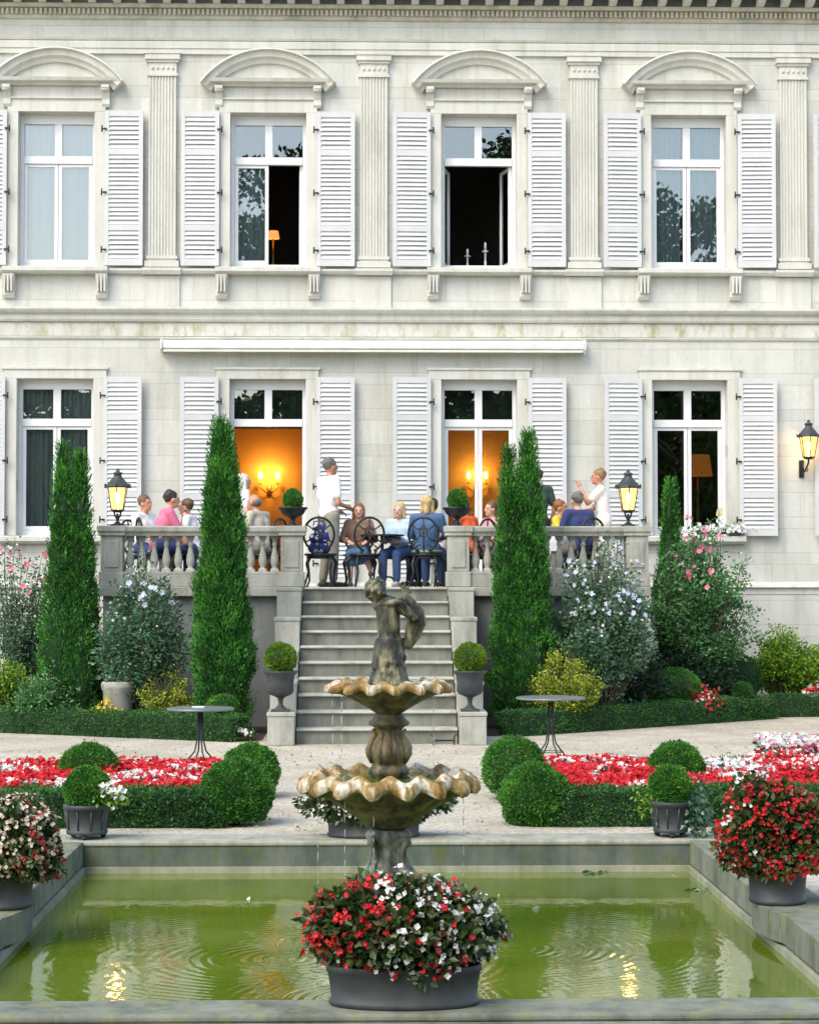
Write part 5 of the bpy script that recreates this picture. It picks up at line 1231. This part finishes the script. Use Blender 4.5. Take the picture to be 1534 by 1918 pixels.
def P_(label, px, top, Y, rz, s=None, chair=True, **k):
    ht = .53+.79*math.cos(k.get('lean',0)) if k.get('pose','sit') == 'sit' else 1.745
    z = AZ(top, Y)-FL; s = s or z/(ht-.0*k.get('lean',0)); x = AX(px, Y, 950)
    k.pop('hx', None); return person(label, x, Y, R(rz), s=s, **k)
# facing: rz = 0 looks to +Y (away), 180 looks at the camera, -90 looks right, 90 looks left
PP = []
P_('man sitting in white behind the man in pink on the left terrace', 270, 924, 27.7, -120, shirt='white', legs='navy', hair='brown', skin='skin_tan')
P_('man in a pink shirt resting his chin on his hands behind the left balustrade', 297, 914, 27.0, -72, shirt='pink', legs='navy', hair='dark', lean=.25, sleeve='short', armL=((-.20,.30,.12),(-.03,.24,.46)), armR=((.20,.30,.12),(.04,.24,.46)))
P_('person in white half hidden left of the tallest cypress', 368, 930, 27.2, 80, shirt='white', legs='beige', hair='brown', lean=.2)
P_('white haired woman in a white shirt standing right of the tallest cypress', 455, 884, 28.0, -70, pose='stand', shirt='white', legs='beige', hair='white', female=True, s=.90, style='bob')
P_('balding man in a beige shirt sitting with his back half turned by the left door', 494, 920, 27.3, 60, shirt='beige', legs='grey', hair='grey', style='bald', lean=.2, skin='skin_tan')
P_('standing man in white shirt and grey trousers at the top of the stair', 616, 848, 27.2, -58, pose='stand', shirt='white', legs='khaki', hair='grey', armL=((-.23,.02,.14),(-.12,.22,.06)), armR=((.24,.0,.14),(.10,.24,.10)), s=1.0, skin='skin_tan')
P_('woman with long auburn hair sitting cross legged facing the camera', 672, 947, 27.35, 178, shirt='brown', legs='denim', hair='auburn', style='long', skirt=True, female=True, s=.87, kneesL=((-.10,.40,.52),(-.20,.50,.24)), skin='skin_pale', sleeve='long')
P_('woman in a light blue top with folded arms beside the small table', 749, 946, 27.45, 158, shirt='lightblue', legs='jeans', hair='blonde', style='bob', female=True, s=.88, sleeve='long', armL=((-.24,.05,.18),(.02,.24,.16)), armR=((.24,.05,.18),(-.02,.26,.20)), skin='skin_pale', feet='shoe_white')
P_('blonde person in a denim jacket seen from behind on the cushioned chair', 800, 925, 26.78, -14, shirt='denim', legs='jeans', hair='blonde', sleeve='long', style='bob')
P_('dark haired person in pale green leaning toward the person in denim', 824, 930, 27.5, 60, shirt='pale', legs='navy', hair='dark', lean=.2)
P_('dark haired person in an orange shirt behind the right urn', 884, 932, 27.4, 50, shirt='orange', legs='navy', hair='dark', lean=.25, skin='skin_tan')
P_('person in a pink and white top beside the person in orange', 922, 935, 27.9, 120, shirt='stripe', legs='grey', hair='brown')
P_('person in dark green standing behind the twin topped cypress right of the stair', 1006, 872, 27.6, 20, pose='stand', shirt='darkgreen', legs='black', hair='dark', s=.93)
P_('sunburnt person in a yellow shirt sitting at the right table', 1047, 932, 27.6, -110, shirt='yellow', legs='grey', hair='auburn', skin='skin_tan')
P_('grey haired man in a navy shirt seen from behind at the right balustrade', 1088, 916, 26.95, 30, shirt='navy', legs='grey', hair='grey', lean=.12)
P_('person in a white t-shirt raising a hand to the mouth beside the right lantern', 1130, 870, 27.2, 80, pose='stand', shirt='white', legs='pale', hair='sandy', s=.92, armL=((-.16,.20,.26),(-.02,.30,.52)), armR=((.24,.16,.18),(.0,.30,.16)), lean=.08, skin='skin_tan')
# chairs
make_chair('empty black iron chair with a navy and white bag, leftmost on the stair landing', AX(600,26.62,1050), 26.75, R(-4))
make_chair('empty black iron chair standing in front of the auburn haired woman', AX(684,26.7,1050), 26.80, R(14))
make_chair('black iron chair with grey green cushion under the blonde person in denim', AX(800,26.75,1050), 26.75, R(-14), cushion='cloth_green')
hid = [(270,27.7,-120,'white clad man at the left'),(297,27.0,-72,'man in pink'),(368,27.2,80,'half hidden person in white'),(494,27.3,60,'balding man'),(672,27.35,178,'auburn haired woman'),(749,27.45,158,'woman in light blue'),(824,27.5,60,'person in pale green'),(884,27.4,50,'person in orange'),(922,27.9,120,'person in pink and white'),(1047,27.6,-110,'person in yellow'),(1088,26.95,30,'man in navy')]
for px, Y, rz, lab in hid: make_chair('black iron chair under the '+lab, AX(px,Y,950)+.02*math.sin(R(rz)), Y-.02*math.cos(R(rz)), R(rz))
# bag on the first chair
x = AX(598,26.7,1040); t = thing('bag', 'navy and white patterned bag on the empty chair at the stair landing', 'bag', (x, 26.80, FL+.442))
m, tt, b = nmat('bag_cloth'); tc = N(tt,'ShaderNodeTexCoord'); vo = N(tt,'ShaderNodeTexVoronoi', i_Scale=13.0); tt.links.new(tc.outputs['Object'], vo.inputs['Vector'])
tt.links.new(ramp(tt, vo.outputs[0], [(.38,(.75,.78,.9)),(.46,(.03,.04,.22))]), b.inputs['Base Color']); b.inputs['Roughness'].default_value = .8; M['bag_cloth'] = m
mb = MB(); mb.cap((-.08,-.02,.07),(.08,-.02,.07),.075,.075); mb.cap((-.07,-.04,.2),(.08,-.04,.22),.07,.07); mb.cap((-.04,-.05,.34),(.05,-.05,.33),.05,.05)
V, Fs = blob(mb, .012, 2); MB().add(V, Fs, 0, True).build('cloth', m, t); MB().tube([(-.08,-.05,.3),(-.07,-.06,.42),(.06,-.06,.43),(.08,-.05,.32)],.01,6).build('strap', M['cloth_navy'], t)
# terrace tables
def terrace_table(label, px, Y, r_, cloth=None):
    x = AX(px,Y,1000); t = thing('terrace_table', label, 'table', (x, Y, FL), 0, 'tables on the terrace'); h = .70
    MB().lathe([(r_*.97,h-.02),(r_,h-.015),(r_,h)],36).build('tabletop', M['iron'], t)
    MB().lathe([(.03,.1),(.025,.3),(.04,.36),(.02,.45),(.025,h-.021)],12).build('column', M['iron'], t)
    for k in range(3):
        a = k*2*PI/3; c, s_ = math.cos(a), math.sin(a); MB().tube([(0,0,.14),(c*.12,s_*.12,.13),(c*.24,s_*.24,.01)],.014,6).build('leg', M['iron'], t)
    if cloth:
        def fn(i, th, rr, zz, p): return rr*(1+(.04*np.cos(th*9) if i > 2 else 0)), zz
        o = MB().lathe([(.001,h+.006),(r_*1.0,h+.006),(r_*1.02,h),(r_*1.04,h-.12),(r_*1.06,h-.22)],72,fn=fn,cap=False).build('tablecloth', M[cloth]); o.location = (x,Y,FL); tag(o, 'white cloth draped over the '+label, 'tablecloth')
    return t
terrace_table('small dark iron table between the two facing women', 716, 27.15, .30)
terrace_table('round table hidden behind the left balustrade', 335, 27.45, .36, 'curtain_white')
terrace_table('round table behind the right balustrade by the orange shirt', 868, 27.95, .34, 'curtain_white')
terrace_table('round table at the right end of the terrace', 1068, 27.35, .30, 'curtain_white')
def cup(label, px, Y):
    t = thing('cup', label, 'cup', (AX(px,Y,980), Y, FL+.707)); MB().lathe([(.03,0),(.035,.004),(.03,.01),(.045,.08),(.042,.08),(.028,.015)],16).build('bowl', M['white_paint'], t); MB().tube([(.042,0,.06),(.07,0,.055),(.065,0,.03),(.036,0,.025)],.005,6).build('handle', M['white_paint'], t)
cup('white coffee cup on the left terrace table', 341, 27.25); cup('white cup on the cloth of the right terrace table', 1060, 27.2)
